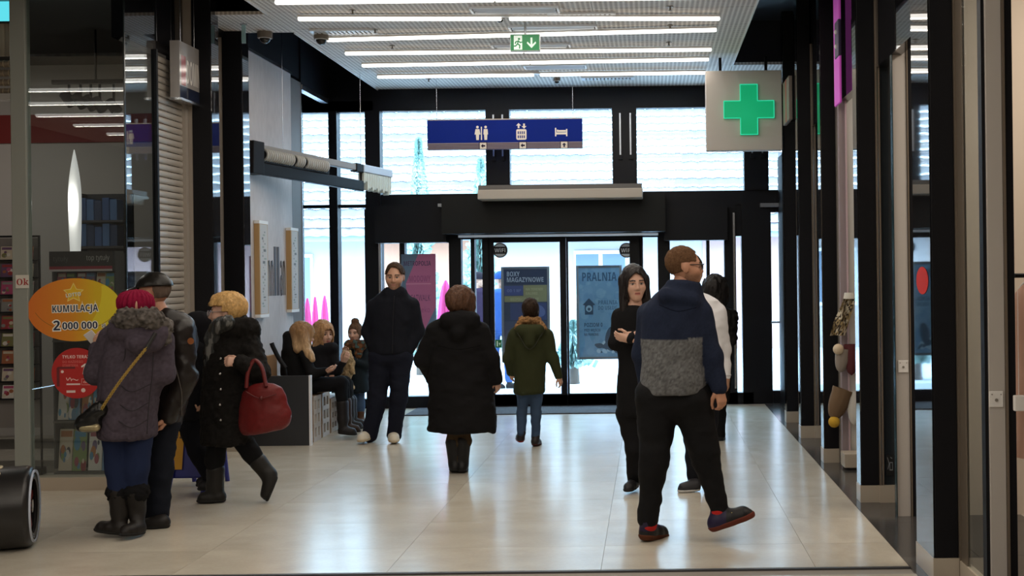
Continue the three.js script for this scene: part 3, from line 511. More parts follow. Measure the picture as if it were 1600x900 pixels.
{ // things behind the window: blue boxed stock, white feather flag with added glow, screen, rolls
  const d = 10.9, cab = thing('stock_shelf', 'dark shelf with blue boxes at the back of the left shop', 'shelf', [AX(157, 390, d), 0, -d]);
  const X = (x) => AX(x, 350, d), Y = (y) => AY(157, y, d);
  box('back_board', X(128), X(200), 0, Y(302), -d - 0.1, -d - 0.13, M(lin(0.03, 0.033, 0.04), 0.6), cab); for (const y of [345, 385, 430]) box('shelf_board', X(128), X(200), Y(y) - 0.02, Y(y), -d + 0.1, -d - 0.1, M(lin(0.06, 0.06, 0.065), 0.5), cab); box('side_board', X(128) - 0.02, X(128), 0, Y(302), -d + 0.1, -d - 0.1, black, cab);
  const bl = [M(lin(0.05, 0.12, 0.30), 0.5), M(lin(0.09, 0.2, 0.42), 0.5), M(lin(0.03, 0.06, 0.14), 0.5), M(lin(0.45, 0.25, 0.22), 0.5)], od = ['first', 'second', 'third', 'fourth', 'fifth', 'sixth'];
  [[345, 310, 'upper'], [385, 350, 'middle'], [430, 396, 'lower']].forEach(([b, t, w], s) => { for (let i = 0; i < 5; i++) { const x = X(130) + i * 0.073; tag(box('stock_box', x, x + 0.066, Y(b) + 0.001, Y(t) - (i % 3) * 0.015, -d + 0.08, -d - 0.06, bl[s === 2 ? 3 : (i + s) % 3], scene, 0.004), `${s === 2 ? 'pinkish' : 'blue'} box, ${od[i]} from the left on the ${w} back shop shelf`, 'box', 'boxes on the back shelf'); } });
  const fl = thing('glowing_feather_flag', 'tall pointed white feather flag with added glow inside the left shop', 'lamp'); const c = at(118, 400, 10.2); fl.position.set(c.x, 0, -10.2);
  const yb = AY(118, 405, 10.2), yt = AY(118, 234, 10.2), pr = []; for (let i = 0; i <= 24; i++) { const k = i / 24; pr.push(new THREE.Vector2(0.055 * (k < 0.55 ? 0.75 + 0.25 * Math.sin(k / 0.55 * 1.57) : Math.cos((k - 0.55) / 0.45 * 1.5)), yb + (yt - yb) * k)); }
  mesh('flag_body', new THREE.LatheGeometry(pr, 20), M(lin(0.8, 0.78, 0.75), 0.6, { side: THREE.DoubleSide, emissive: lin(1, 0.95, 0.9), emissiveIntensity: 0.5 }), fl); { const l = new THREE.PointLight(new THREE.Color(1, 0.94, 0.88), 0.5); l.position.set(0, (yb + yt) / 2, 0.12); fl.add(l); }; mesh('pole', new THREE.CylinderGeometry(0.012, 0.014, yb, 10), chrome, fl, [0, yb / 2, 0]); mesh('foot', new THREE.CylinderGeometry(0.13, 0.14, 0.03, 20), black, fl, [0, 0.015, 0]);  // flag, no real lamp: glow and point light added to brighten it
  const sc = thing('ceiling_screen', 'bright cyan screen at the top left picture corner', 'screen'); sc.position.copy(at(2, 10, 9.5));
  mesh('display', new THREE.BoxGeometry(0.27, 0.24, 0.02), new THREE.MeshStandardMaterial({ color: 0x05282c, emissive: lin(0.12, 0.75, 0.85), emissiveIntensity: 1.0 }), sc, [0, 0, 0]); mesh('casing', new THREE.BoxGeometry(0.285, 0.255, 0.05), black, sc, [0, 0, -0.037]); mesh('hanger', new THREE.CylinderGeometry(0.012, 0.012, 0.12, 8), black, sc, [0, 0.14, -0.04]);
  const pl = new THREE.RectAreaLight(new THREE.Color(0.15, 0.9, 1), 1.5, 0.26, 0.23); pl.position.z = 0.015; pl.rotation.y = Math.PI; sc.add(pl);
  const cu = thing('beige_curtain', 'beige hanging curtain strips below the cyan screen', 'curtain'); cu.position.copy(at(2, 90, 9.6));
  for (let i = 0; i < 8; i++) mesh('strip', new THREE.CylinderGeometry(0.018, 0.02, 0.29, 10).scale(1, 1, 0.5), M(lin(0.5 - (i % 3) * 0.09, 0.42 - (i % 3) * 0.08, 0.32 - (i % 3) * 0.06), 0.8), cu, [-0.13 + i * 0.036, 0.155, 0]); mesh('rail', new THREE.BoxGeometry(0.3, 0.02, 0.03), black, cu, [0, 0.31, 0]);
  for (let i = 0; i < 4; i++) { const p = at(-10, 100 + i * 14.5, 9.4), g = new THREE.CylinderGeometry(0.027, 0.027, 0.4, 14); g.rotateZ(Math.PI / 2); const t = thing('wicker_roll', 'brown wicker roll on the left shop rack, ' + ['topmost', 'second', 'third', 'lowest'][i] + ' of four', 'roll', p, 'wicker rolls'); mesh('roll', g, M(lin(0.22, 0.17, 0.12), 0.8), t); for (let k = 0; k < 9; k++) { const tg = new THREE.TorusGeometry(0.027, 0.004, 6, 14); tg.rotateY(Math.PI / 2); mesh('band', tg, M(lin(0.38, 0.3, 0.2), 0.8), t, [-0.18 + k * 0.045, 0, 0]); } }
  const sr = thing('roll_stand', 'dark stand holding the wicker rolls', 'stand', [AX(20, 100, 9.4), 0, -9.4]); mesh('upright', new THREE.BoxGeometry(0.02, AY(20, 88, 9.4), 0.02), black, sr, [-0.03, AY(20, 88, 9.4) / 2, -0.06]); mesh('ledge', new THREE.BoxGeometry(0.4, 0.05, 0.1), greyPanel, sr, [-0.18, AY(20, 152, 9.4), -0.0]);
}
{ // hanging sign over the shutter
  const x = -4.0, t = thing('shop_name_sign', 'white and red shop sign with a navy foot hanging by the first pillar', 'sign', [x, 3.38, -9.86]);
  const tx = canvasTex(512, 512, (g) => { g.fillStyle = '#8d8885'; g.fillRect(0, 0, 512, 512); g.fillStyle = '#8e2a35'; g.fillRect(30, 120, 90, 270); print(g, 'DOMNII', 135, 255, 300, '#d6d0c8', 'sans-serif', true, 'left', 360); g.fillStyle = '#1c2236'; g.fillRect(0, 400, 512, 112); });
  const d0 = 1800 * 4.0 / (1015 - 277), d1 = 1800 * 4.0 / (1015 - 316), y1 = AY(296, 70, 9.95), y0 = AY(296, 158, 9.95);
  const b = mesh('box', new THREE.BoxGeometry(0.08, y1 - y0, d1 - d0), M(lin(0.35, 0.33, 0.32), 0.12), t); b.position.set(0, (y0 + y1) / 2 - 3.38, -(d0 + d1) / 2 + 9.86);
  const f = mesh('face', new THREE.PlaneGeometry(d1 - d0 - 0.01, y1 - y0 - 0.01), M(0xffffff, 0.1, { map: tx }), t); f.rotation.y = Math.PI / 2; f.position.set(0.041, b.position.y, b.position.z);
  mesh('foot_rail', new THREE.BoxGeometry(0.1, 0.02, d1 - d0), chrome, t, [0, y0 - 3.385, b.position.z]);
  for (const s of [-0.15, 0.15]) mesh('wire', new THREE.CylinderGeometry(0.004, 0.004, 4.5 - y1, 6), chrome, t, [0, (4.5 - y1) / 2 + y1 - 3.38, b.position.z + s]);
}
{ // wooden framed pictures and lettering on the light wall
  const X = -4.0, dOf = (p) => F * 4.0 / (1015 - p - 0.5);
  const oak = M(lin(0.42, 0.26, 0.11), 0.5), paper = canvasTex(128, 512, (g) => { g.fillStyle = '#b5afa6'; g.fillRect(0, 0, 128, 512); for (let i = 0; i < 26; i++) { g.fillStyle = ['#6c756d', '#86907f', '#54564f', '#8d8578'][i % 4]; g.fillRect(24 + rnd() * 50, 40 + i * 17, 10 + rnd() * 34, 6 + rnd() * 9); } });
  [[397, 408, 347, 494, 'nearer to the pillar'], [447, 461, 358, 486, 'nearer to the window']].forEach(([a, b, t, e, w]) => {
    const d0 = dOf(a), d1 = d0 + 0.26, dm = (d0 + d1) / 2, y1 = AY((a + b) / 2, t, dm), y0 = AY((a + b) / 2, e, dm);
    const o = thing('framed_picture', 'tall narrow picture in a thick oak frame on the light wall, ' + w, 'picture', [X, y0, -dm], 'oak framed pictures');
    box('frame', X, X + 0.055, y0, y1, -d0, -d1, oak, o, 0.004); const q = mesh('picture', new THREE.PlaneGeometry(0.22, y1 - y0 - 0.05), M(0xffffff, 0.4, { map: paper }), o); q.rotation.y = Math.PI / 2; q.position.set(0.056, (y1 - y0) / 2, 0);
    box('end_cap', X + 0.002, X + 0.058, y1 - 0.02, y1 + 0.012, -d0 + 0.004, -d1 - 0.004, white, o); box('end_cap', X + 0.002, X + 0.058, y0 - 0.012, y0 + 0.02, -d0 + 0.004, -d1 - 0.004, white, o);
  });
}
const { FontLoader } = await import('three/addons/loaders/FontLoader.js');
const { TextGeometry } = await import('three/addons/geometries/TextGeometry.js');
{ // raised wall lettering, letter by letter
  const font = await new FontLoader().loadAsync('fonts/droid/droid_sans_regular.typeface.json'), dOf = (p) => F * 4.0 / (1015 - p - 0.5);
  const t = thing('wall_lettering', 'dark raised lettering between the oak framed pictures', 'lettering', [-4.0, 1.5, -dOf(428)]);
  const word = 'lpnnllan', d0 = dOf(408), d1 = dOf(446), step = (d1 - d0) / word.length;
  [...word].forEach((c, i) => { const g = new TextGeometry(c, { font, size: 0.42, depth: 0.005, curveSegments: 6 }); g.computeBoundingBox(); const w = g.boundingBox.max.x - g.boundingBox.min.x; g.translate(-g.boundingBox.min.x, 0, 0); g.scale(step * 0.66 / w, 1.18, 1); g.rotateY(Math.PI / 2); mesh('letter', g, M(lin(0.05, 0.045, 0.045), 0.4), t, [0.001, AY(428, 462, dOf(428)) - 1.5, dOf(428) - d0 - i * step]); });
}
{ // giant brush ornament fixed on the light wall
  const a = at(392, 228, 11.5), b = at(557, 261, 13.2), e = at(606, 278, 13.7), t = thing('giant_brush', 'oversized brush ornament with ribbed handle and white bristles on the left wall', 'ornament', a);
  const L = (p) => p.clone().sub(a), dir = b.clone().sub(a), len = dir.length(); dir.normalize(); const up = new THREE.Vector3(0, 1, 0), o = new THREE.Object3D(); o.up.copy(up); o.lookAt(dir); const q = o.quaternion;
  const bar = (n, s0, s1, h0, h1, w, m, par = t, off = 0) => { const g = new RoundedBoxGeometry(w, h1 - h0, s1 - s0, 2, 0.01), k = mesh(n, g, m, par); k.quaternion.copy(q); k.position.copy(dir.clone().multiplyScalar((s0 + s1) / 2)).add(new THREE.Vector3(0, (h0 + h1) / 2, 0)).add(new THREE.Vector3(off, 0, 0)); return k; };
  bar('handle', 0, len, -0.045, 0.03, 0.07, M(lin(0.24, 0.22, 0.2), 0.4)); bar('under_rod', 0, len + 0.1, -0.27, -0.15, 0.07, black); bar('end_block', -0.05, 0.12, -0.28, 0.05, 0.14, black);
  const rib = new THREE.TorusGeometry(0.055, 0.014, 8, 16), rm = M(lin(0.42, 0.42, 0.4), 0.4); for (let i = 0; i < 30; i++) { if (i === 13 || i === 18) continue; const r = mesh('grip_rib', rib, rm, t); r.quaternion.copy(q); r.position.copy(dir).multiplyScalar(0.16 + i * 0.035).add(new THREE.Vector3(0.02, -0.07, 0)); }
  bar('grip_core', 0.1, 1.25, -0.15, -0.03, 0.08, black); bar('collar', len - 0.06, len + 0.08, -0.06, 0.04, 0.09, black);
  const l2 = e.clone().sub(a).dot(dir), bm = M(lin(0.62, 0.68, 0.64), 0.6);
  bar('head_spine', len + 0.08, l2 + 0.12, -0.05, 0.04, 0.1, M(lin(0.5, 0.58, 0.7), 0.4));
  const n = 16; for (let i = 0; i < n; i++) { const s0 = len + 0.09 + (l2 + 0.02 - len) * i / n, s1 = s0 + (l2 - len) / n * 0.86; bar('bristle', s0, s1, -0.235 + 0.02 * Math.sin(i * 2.1) - 0.015 * (i > 12 ? 1 : 0) + (i < 2 ? 0.06 : 0), -0.05, 0.085, bm); }
  mesh('wall_bracket', rod(L(at(392, 240, 11.5)), L(new THREE.Vector3(-4.0, a.y - 0.1, a.z - 0.05)), 0.02), black, t);
  for (const s of [0.5, 1.9]) { const p = dir.clone().multiplyScalar(s); mesh('hanging_wire', rod(p, new THREE.Vector3(p.x, 4.45 - a.y, p.z), 0.003, 0.003, 6), chrome, t); mesh('strut', rod(p.clone().add(new THREE.Vector3(0, -0.04, 0)), p.clone().add(new THREE.Vector3(0, -0.2, 0)), 0.012), black, t); }
}
// ---------- hanging signs and ceiling fittings ----------
{
  const d = 13.75, t = thing('direction_sign', 'dark blue hanging sign with toilet, lift and bed symbols', 'sign', at(789, 233, d));
  const tx = canvasTex(1024, 194, (g, w, h) => {
    g.fillStyle = '#0d2479'; g.fillRect(0, 0, w, h); g.fillStyle = '#8a8487'; g.fillRect(0, 150, w, 44); g.fillStyle = '#4c3b50'; for (let i = 0; i < 4; i++) g.fillRect(0, 157 + i * 10, w, 5); g.fillStyle = '#e6ddd0';
    const man = (x, sk) => { g.beginPath(); g.arc(x, 47, 9, 0, 7); g.fill(); g.beginPath(); g.moveTo(x - 13, 60); g.lineTo(x + 13, 60); g.lineTo(x + (sk ? 20 : 16), 96); g.lineTo(x + 11, 96); g.lineTo(x + 9, 132); g.lineTo(x - 9, 132); g.lineTo(x - 11, 96); g.lineTo(x - (sk ? 20 : 16), 96); g.fill(); };
    man(332, true); man(386, false); g.fillRect(354, 45, 8, 87);
    const arrow = (x, y, s, a) => { g.save(); g.translate(x, y); g.rotate(a); g.beginPath(); g.moveTo(0, -s); g.lineTo(s, 0); g.lineTo(s * 0.35, 0); g.lineTo(s * 0.35, s); g.lineTo(-s * 0.35, s); g.lineTo(-s * 0.35, 0); g.lineTo(-s, 0); g.fill(); g.restore(); };
    arrow(604, 40, 17, 0); arrow(640, 44, 17, Math.PI); g.beginPath(); g.roundRect(588, 64, 68, 70, 10); g.fill(); g.fillStyle = '#0d2479'; for (let r = 0; r < 2; r++) for (let i = 0; i < 4; i++) g.fillRect(598 + i * 13, 78 + r * 27, 7, 18);
    g.fillStyle = '#e6ddd0'; g.fillRect(844, 58, 9, 56); g.fillRect(917, 66, 9, 48); g.fillRect(844, 88, 80, 14); g.fillRect(856, 70, 60, 15); g.fillStyle = '#0d2479'; g.fillRect(866, 64, 50, 9);
    for (const [x, a] of [[368, -Math.PI / 2], [630, -Math.PI / 2], [904, 0]]) { g.fillStyle = '#2a2338'; g.fillRect(x - 27, 146, 54, 48); g.fillStyle = '#d9d0c4'; g.fillRect(x - 22, 150, 44, 42); g.fillStyle = '#221a30'; arrow(x, 171, 14, a); }
  });
  pbox('board', 668, 187, 910, 233, d, 0.05, M(lin(0.02, 0.03, 0.12), 0.4), t);
  const w = AX(910, 210, d) - AX(668, 210, d), h = AY(789, 187, d) - AY(789, 233, d), f = mesh('face', new THREE.PlaneGeometry(w, h), M(0xffffff, 0.6, { map: tx, specularIntensity: 0.2 }), t, [0, h / 2, 0.002]);
  box('top_rail', t.position.x - w / 2, t.position.x + w / 2, t.position.y + h, t.position.y + h + 0.012, -d, -d - 0.05, beigeStone, t);
  for (const s of [-0.44, 0.44]) mesh('wire', new THREE.CylinderGeometry(0.003, 0.003, 4 - t.position.y - h, 6), chrome, t, [w * s, h + (4 - t.position.y - h) / 2, -0.025]);
}
{
  const d = 10.7, t = thing('exit_sign', 'green emergency exit sign with running figure and down arrow under the ceiling', 'sign', at(820.5, 80, d));
  const tx = canvasTex(384, 220, (g) => {
    g.fillStyle = '#0f7a43'; g.fillRect(0, 0, 384, 220); g.fillStyle = '#e2f2ea'; g.fillRect(42, 10, 112, 200);
    g.fillStyle = '#0f7a43'; g.beginPath(); g.arc(112, 58, 16, 0, 7); g.fill(); g.strokeStyle = '#0f7a43'; g.lineWidth = 17; g.lineCap = 'round'; g.beginPath(); g.moveTo(104, 84); g.lineTo(92, 126); g.lineTo(122, 150); g.lineTo(118, 188); g.moveTo(92, 126); g.lineTo(66, 158); g.lineTo(48, 158); g.moveTo(102, 88); g.lineTo(70, 98); g.lineTo(62, 120); g.moveTo(102, 88); g.lineTo(130, 110); g.lineTo(148, 104); g.stroke();
    g.fillStyle = '#d9efe3'; g.fillRect(266, 40, 26, 110); g.beginPath(); g.moveTo(279, 190); g.lineTo(216, 120); g.lineTo(224, 96); g.lineTo(279, 150); g.lineTo(334, 96); g.lineTo(342, 120); g.fill();
  });
  const w = 47 * d / F, h = 27 * d / F; mesh('casing', new RoundedBoxGeometry(w, h, 0.05, 2, 0.008), M(lin(0.6, 0.68, 0.68), 0.4), t, [0, h / 2, -0.026]);
  mesh('face', new THREE.PlaneGeometry(w * 0.95, h * 0.9), M(0xffffff, 0.4, { map: tx, emissive: 0xffffff, emissiveMap: tx, emissiveIntensity: 0.25 }), t, [0, h / 2, 0.001]);
  mesh('stem', new THREE.CylinderGeometry(0.01, 0.01, CEIL - t.position.y - h, 8), chrome, t, [0, h + (CEIL - t.position.y - h) / 2, -0.026]);
}
{ // linear vents in the ceiling
  const ventM = M(lin(0.8, 0.84, 0.88), 0.35), slot = M(lin(0.03, 0.03, 0.03), 0.7);
  const words = ['nearest, in the middle', 'beside the second lamp at the right', 'behind the second lamp', 'behind the exit sign', 'under the fifth lamp', 'just behind the fifth lamp', 'closest to the entrance', 'beside the dome cameras at the left'];
  [[737, 872, 14, 0], [858, 960, 22, 1], [797, 932, 43, 0], [770, 890, 71, 0], [820, 915, 103, 0], [756, 842, 113, 1], [910, 990, 121, 1], [488, 585, 48, 1]].forEach(([a, b, y, fine], i) => {
    const v = CY - y - ((a + b) / 2 - CX) * ROLL, d = (CEIL - EYE) * F / v, x0 = AX(a, y, d), x1 = AX(b, y, d);
    const t = thing('ceiling_vent', 'slotted ceiling vent, ' + words[i], 'vent', [(x0 + x1) / 2, CEIL - 0.004, -d], 'slotted ceiling vents'), w = x1 - x0, l = fine ? 0.16 : 0.22;
    for (const s of [-1, 1]) { mesh('frame_side', new THREE.BoxGeometry(w, 0.02, 0.02), ventM, t, [0, -0.006, s * l / 2]); mesh('frame_end', new THREE.BoxGeometry(0.02, 0.02, l), ventM, t, [s * w / 2, -0.006, 0]); }
    mesh('slot', new THREE.BoxGeometry(w - 0.02, 0.006, l - 0.02), slot, t);
    if (fine) for (let k = 0; k < 14; k++) mesh('fin', new THREE.BoxGeometry(w / 14 * 0.6, 0.022, l - 0.02), ventM, t, [-w / 2 + (k + 0.5) * w / 14, -0.006, 0]);
    else for (let k = 0; k < 4; k++) { const f = mesh('fin', new THREE.BoxGeometry(w * (0.95 - (k % 2) * 0.05), 0.004, 0.044), ventM, t, [0, -0.01, -l / 2 + (k + 0.5) * l / 4]); f.rotation.x = -0.25; }
  });
  const dome = M(lin(0.02, 0.02, 0.02), 0.05), baseM = M(lin(0.2, 0.17, 0.14), 0.6);
  [[414, 50, 'on the left over the pillar'], [502, 52, 'at the left ceiling edge'], [870, 122, 'near the entrance'], [781, 24, 'between the halves of the second lamp']].forEach(([a, y, w], i) => {
    const v = CY - y - (a - CX) * ROLL, d = (CEIL - EYE) * F / v, t = thing('dome_camera', 'small dome camera under the ceiling, ' + w, 'camera', [AX(a, y, d), CEIL, -d], 'dome cameras');
    const s = i < 2 ? 1 : 0.6; mesh('base', new THREE.CylinderGeometry(0.07 * s, 0.07 * s, 0.06 * s, 24), baseM, t, [0, -0.03 * s, 0]); mesh('dome', new THREE.SphereGeometry(0.052 * s, 24, 12, 0, 6.3, Math.PI / 2, Math.PI / 2), dome, t, [0, -0.06 * s, 0]); mesh('ring', new THREE.TorusGeometry(0.055 * s, 0.006, 8, 24).rotateX(Math.PI / 2), white, t, [0, -0.06 * s, 0]);
  });
  const wsp = ['beside the first lamp at the left', 'under the first lamp', 'between the third lamps at the left', 'near the fifth lamp at the left', 'beside the last lamp', 'at the right by the first lamp', 'at the right by the second lamp', 'at the right by the third lamp'];
  [[551, 16], [586, 46], [613, 71], [643, 98], [670, 123], [1047, 10], [1047, 39], [1045, 66]].forEach(([a, y], i) => { const v = CY - y - (a - CX) * ROLL, d = (CEIL - EYE) * F / v, t = thing('sprinkler', 'small dark ceiling sprinkler ' + wsp[i], 'sprinkler', [AX(a, y, d), CEIL, -d], 'ceiling sprinklers'); mesh('pipe', new THREE.CylinderGeometry(0.008, 0.008, 0.035, 8), bronze, t, [0, -0.0175, 0]); mesh('plate', new THREE.CylinderGeometry(0.026, 0.03, 0.006, 16), bronze, t, [0, -0.004, 0]); mesh('deflector', new THREE.CylinderGeometry(0.016, 0.016, 0.003, 12), bronze, t, [0, -0.036, 0]); });
  const st = thing('glass_pointer', 'small clear acrylic sign hanging beside the second pillar', 'sign', at(381, 66, 10.6)); mesh('blade', new THREE.BoxGeometry(0.035, 0.17, 0.012), M(lin(0.5, 0.75, 0.75), 0.1, { transmission: 0.5, thickness: 0.01 }), st, [0, 0.075, 0]); mesh('clip', new THREE.BoxGeometry(0.06, 0.012, 0.02), chrome, st, [0, 0.165, 0]); mesh('stem', new THREE.CylinderGeometry(0.004, 0.004, Math.max(0.02, CEIL - st.position.y - 0.17), 6), chrome, st, [0, 0.17 + (CEIL - st.position.y - 0.17) / 2, 0]);
}
// ---------- posters at the doors ----------
{
  const framed = (name, label, x0, y0, x1, y1, d, tx) => {
    const t = thing(name, label, 'poster', at((x0 + x1) / 2, y1, d)), w = (x1 - x0) * d / F, h = (y1 - y0) * d / F;
    mesh('board', new RoundedBoxGeometry(w, h, 0.03, 2, 0.006), M(lin(0.09, 0.10, 0.12), 0.5), t, [0, h / 2, -0.017]); mesh('print', new THREE.PlaneGeometry(w - 0.05, h - 0.05), M(0xffffff, 0.5, { map: tx }), t, [0, h / 2, 0.001]);
    for (const s of [-1, 1]) { mesh('frame_side', new THREE.BoxGeometry(0.03, h, 0.02), M(lin(0.25, 0.28, 0.32), 0.35, { metalness: 0.5 }), t, [s * (w / 2 - 0.013), h / 2, 0.004]); mesh('frame_end', new THREE.BoxGeometry(w, 0.03, 0.02), M(lin(0.12, 0.14, 0.17), 0.4), t, [0, h / 2 + s * (h / 2 - 0.013), 0.003]); }
    return t;
  };
  const boxy = canvasTex(400, 760, (g, w, h) => { g.fillStyle = '#34415a'; g.fillRect(0, 0, w, h); g.fillStyle = '#1d3050'; g.fillRect(0, 0, w, 130); print(g, 'BOXY', 28, 42, 54, '#aab4c4', 'sans-serif', true, 'left', 120); print(g, 'MAGAZYNOWE', 28, 90, 54, '#aab4c4', 'sans-serif', true, 'left', 340); g.fillStyle = '#3c4a82'; g.fillRect(8, 140, 170, 80); g.fillStyle = '#868564'; g.fillRect(180, 135, 215, 140); g.fillRect(8, 225, 385, 50); print(g, 'OD 1 M²', 30, 180, 34, '#6d7aa8'); print(g, 'NA TERENIE', 200, 170, 28, '#a3a27e'); print(g, 'GALERII', 200, 205, 28, '#a3a27e'); print(g, 'BEZPIECZNE BOXY', 60, 252, 30, '#a3a27e', 'sans-serif', true, 'left', 300); g.fillStyle = '#3a4878'; g.fillRect(60, 285, 330, 140); g.fillStyle = '#5c6ca0'; g.beginPath(); g.ellipse(320, 350, 60, 46, 0.5, 0, 7); g.fill(); g.fillStyle = '#454f6a'; g.fillRect(8, 435, 385, 320); });
  framed('storage_poster', 'tall framed dark blue storage box poster on the left door leaf', 785, 417, 860, 566, D + 0.1, boxy);
  const pral = canvasTex(400, 820, (g, w, h) => { g.fillStyle = '#6f9cc0'; g.fillRect(0, 0, w, h); for (let i = 0; i < 90; i++) { g.fillStyle = ['#5f8fb8', '#7aa5c6', '#88b0cd'][i % 3]; g.globalAlpha = 0.5; g.beginPath(); g.arc(rnd() * w, rnd() * h, 10 + rnd() * 40, 0, 7); g.fill(); } g.globalAlpha = 1; print(g, 'PRALNIA', 30, 85, 110, '#2c5878', 'sans-serif', true, 'left', 340); g.fillStyle = '#23435f'; g.beginPath(); g.moveTo(100, 280); g.lineTo(160, 340); g.lineTo(140, 345); g.lineTo(140, 430); g.lineTo(60, 430); g.lineTo(60, 345); g.lineTo(40, 340); g.fill(); g.fillStyle = '#8fb3cd'; g.beginPath(); g.arc(100, 375, 30, 0, 7); g.fill(); g.fillStyle = '#2b4d6b'; g.beginPath(); g.arc(100, 380, 14, 0, 7); g.fill(); print(g, 'PRALNIA', 185, 320, 52, '#3f6888', 'sans-serif', true, 'left', 190); print(g, 'DO USŁUG', 185, 370, 48, '#3f6888', 'sans-serif', true, 'left', 190); print(g, 'POZIOM 0', 50, 525, 50, '#24445f', 'sans-serif', true, 'left', 180); print(g, 'PRZY WEJŚCIU', 50, 572, 34, '#24445f', 'sans-serif', true, 'left', 160); print(g, 'NA PARKING', 50, 612, 34, '#24445f', 'sans-serif', true, 'left', 140); g.fillStyle = '#294a66'; g.beginPath(); g.ellipse(300, 640, 46, 100, 0.2, 0, 7); g.fill(); for (let i = 0; i < 14; i++) { g.fillStyle = i % 2 ? '#2c506c' : '#a5c3d8'; g.beginPath(); g.ellipse(140 + rnd() * 220, 700 + rnd() * 80, 10 + rnd() * 14, 20 + rnd() * 20, rnd() * 3, 0, 7); g.fill(); } });
  framed('laundry_poster', 'light blue framed laundry poster on the right door leaf', 902, 415, 973, 561, D + 0.1, pral);
  const tx = canvasTex(300, 640, (g, w, h) => { g.fillStyle = '#5a738e'; g.fillRect(0, 0, w, h); g.fillStyle = '#a8628c'; g.beginPath(); g.moveTo(150, 0); g.lineTo(300, 0); g.lineTo(300, 400); g.lineTo(160, 640); g.lineTo(60, 640); g.lineTo(40, 220); g.fill(); print(g, 'METROPOLIA', 20, 70, 48, '#47355a', 'sans-serif', true, 'left', 240); print(g, 'MODOWY', 66, 186, 64, '#8a4a78', 'sans-serif', true, 'left', 190); g.fillStyle = '#c993b0'; g.fillRect(40, 222, 220, 5); print(g, 'CATWALK', 76, 330, 66, '#54325e', 'sans-serif', false, 'left', 175); print(g, '+ eko', 130, 420, 54, '#8a4a78', 'sans-serif', false, 'left', 120); g.fillStyle = '#47355a'; g.beginPath(); g.arc(52, 305, 10, 0, 7); g.fill(); });
  const t = thing('pink_poster', 'pink and blue hanging poster beside the standing man in dark navy', 'poster', at(655, 530, D - 0.02)); const w = 54 * D / F, h = 133 * D / F;
  mesh('board', new THREE.BoxGeometry(w, h, 0.01), M(lin(0.25, 0.2, 0.28), 0.6), t, [0, h / 2, -0.006]); mesh('print', new THREE.PlaneGeometry(w - 0.004, h - 0.004), M(0xffffff, 0.6, { map: tx }), t, [0, h / 2, 0.0]);
}
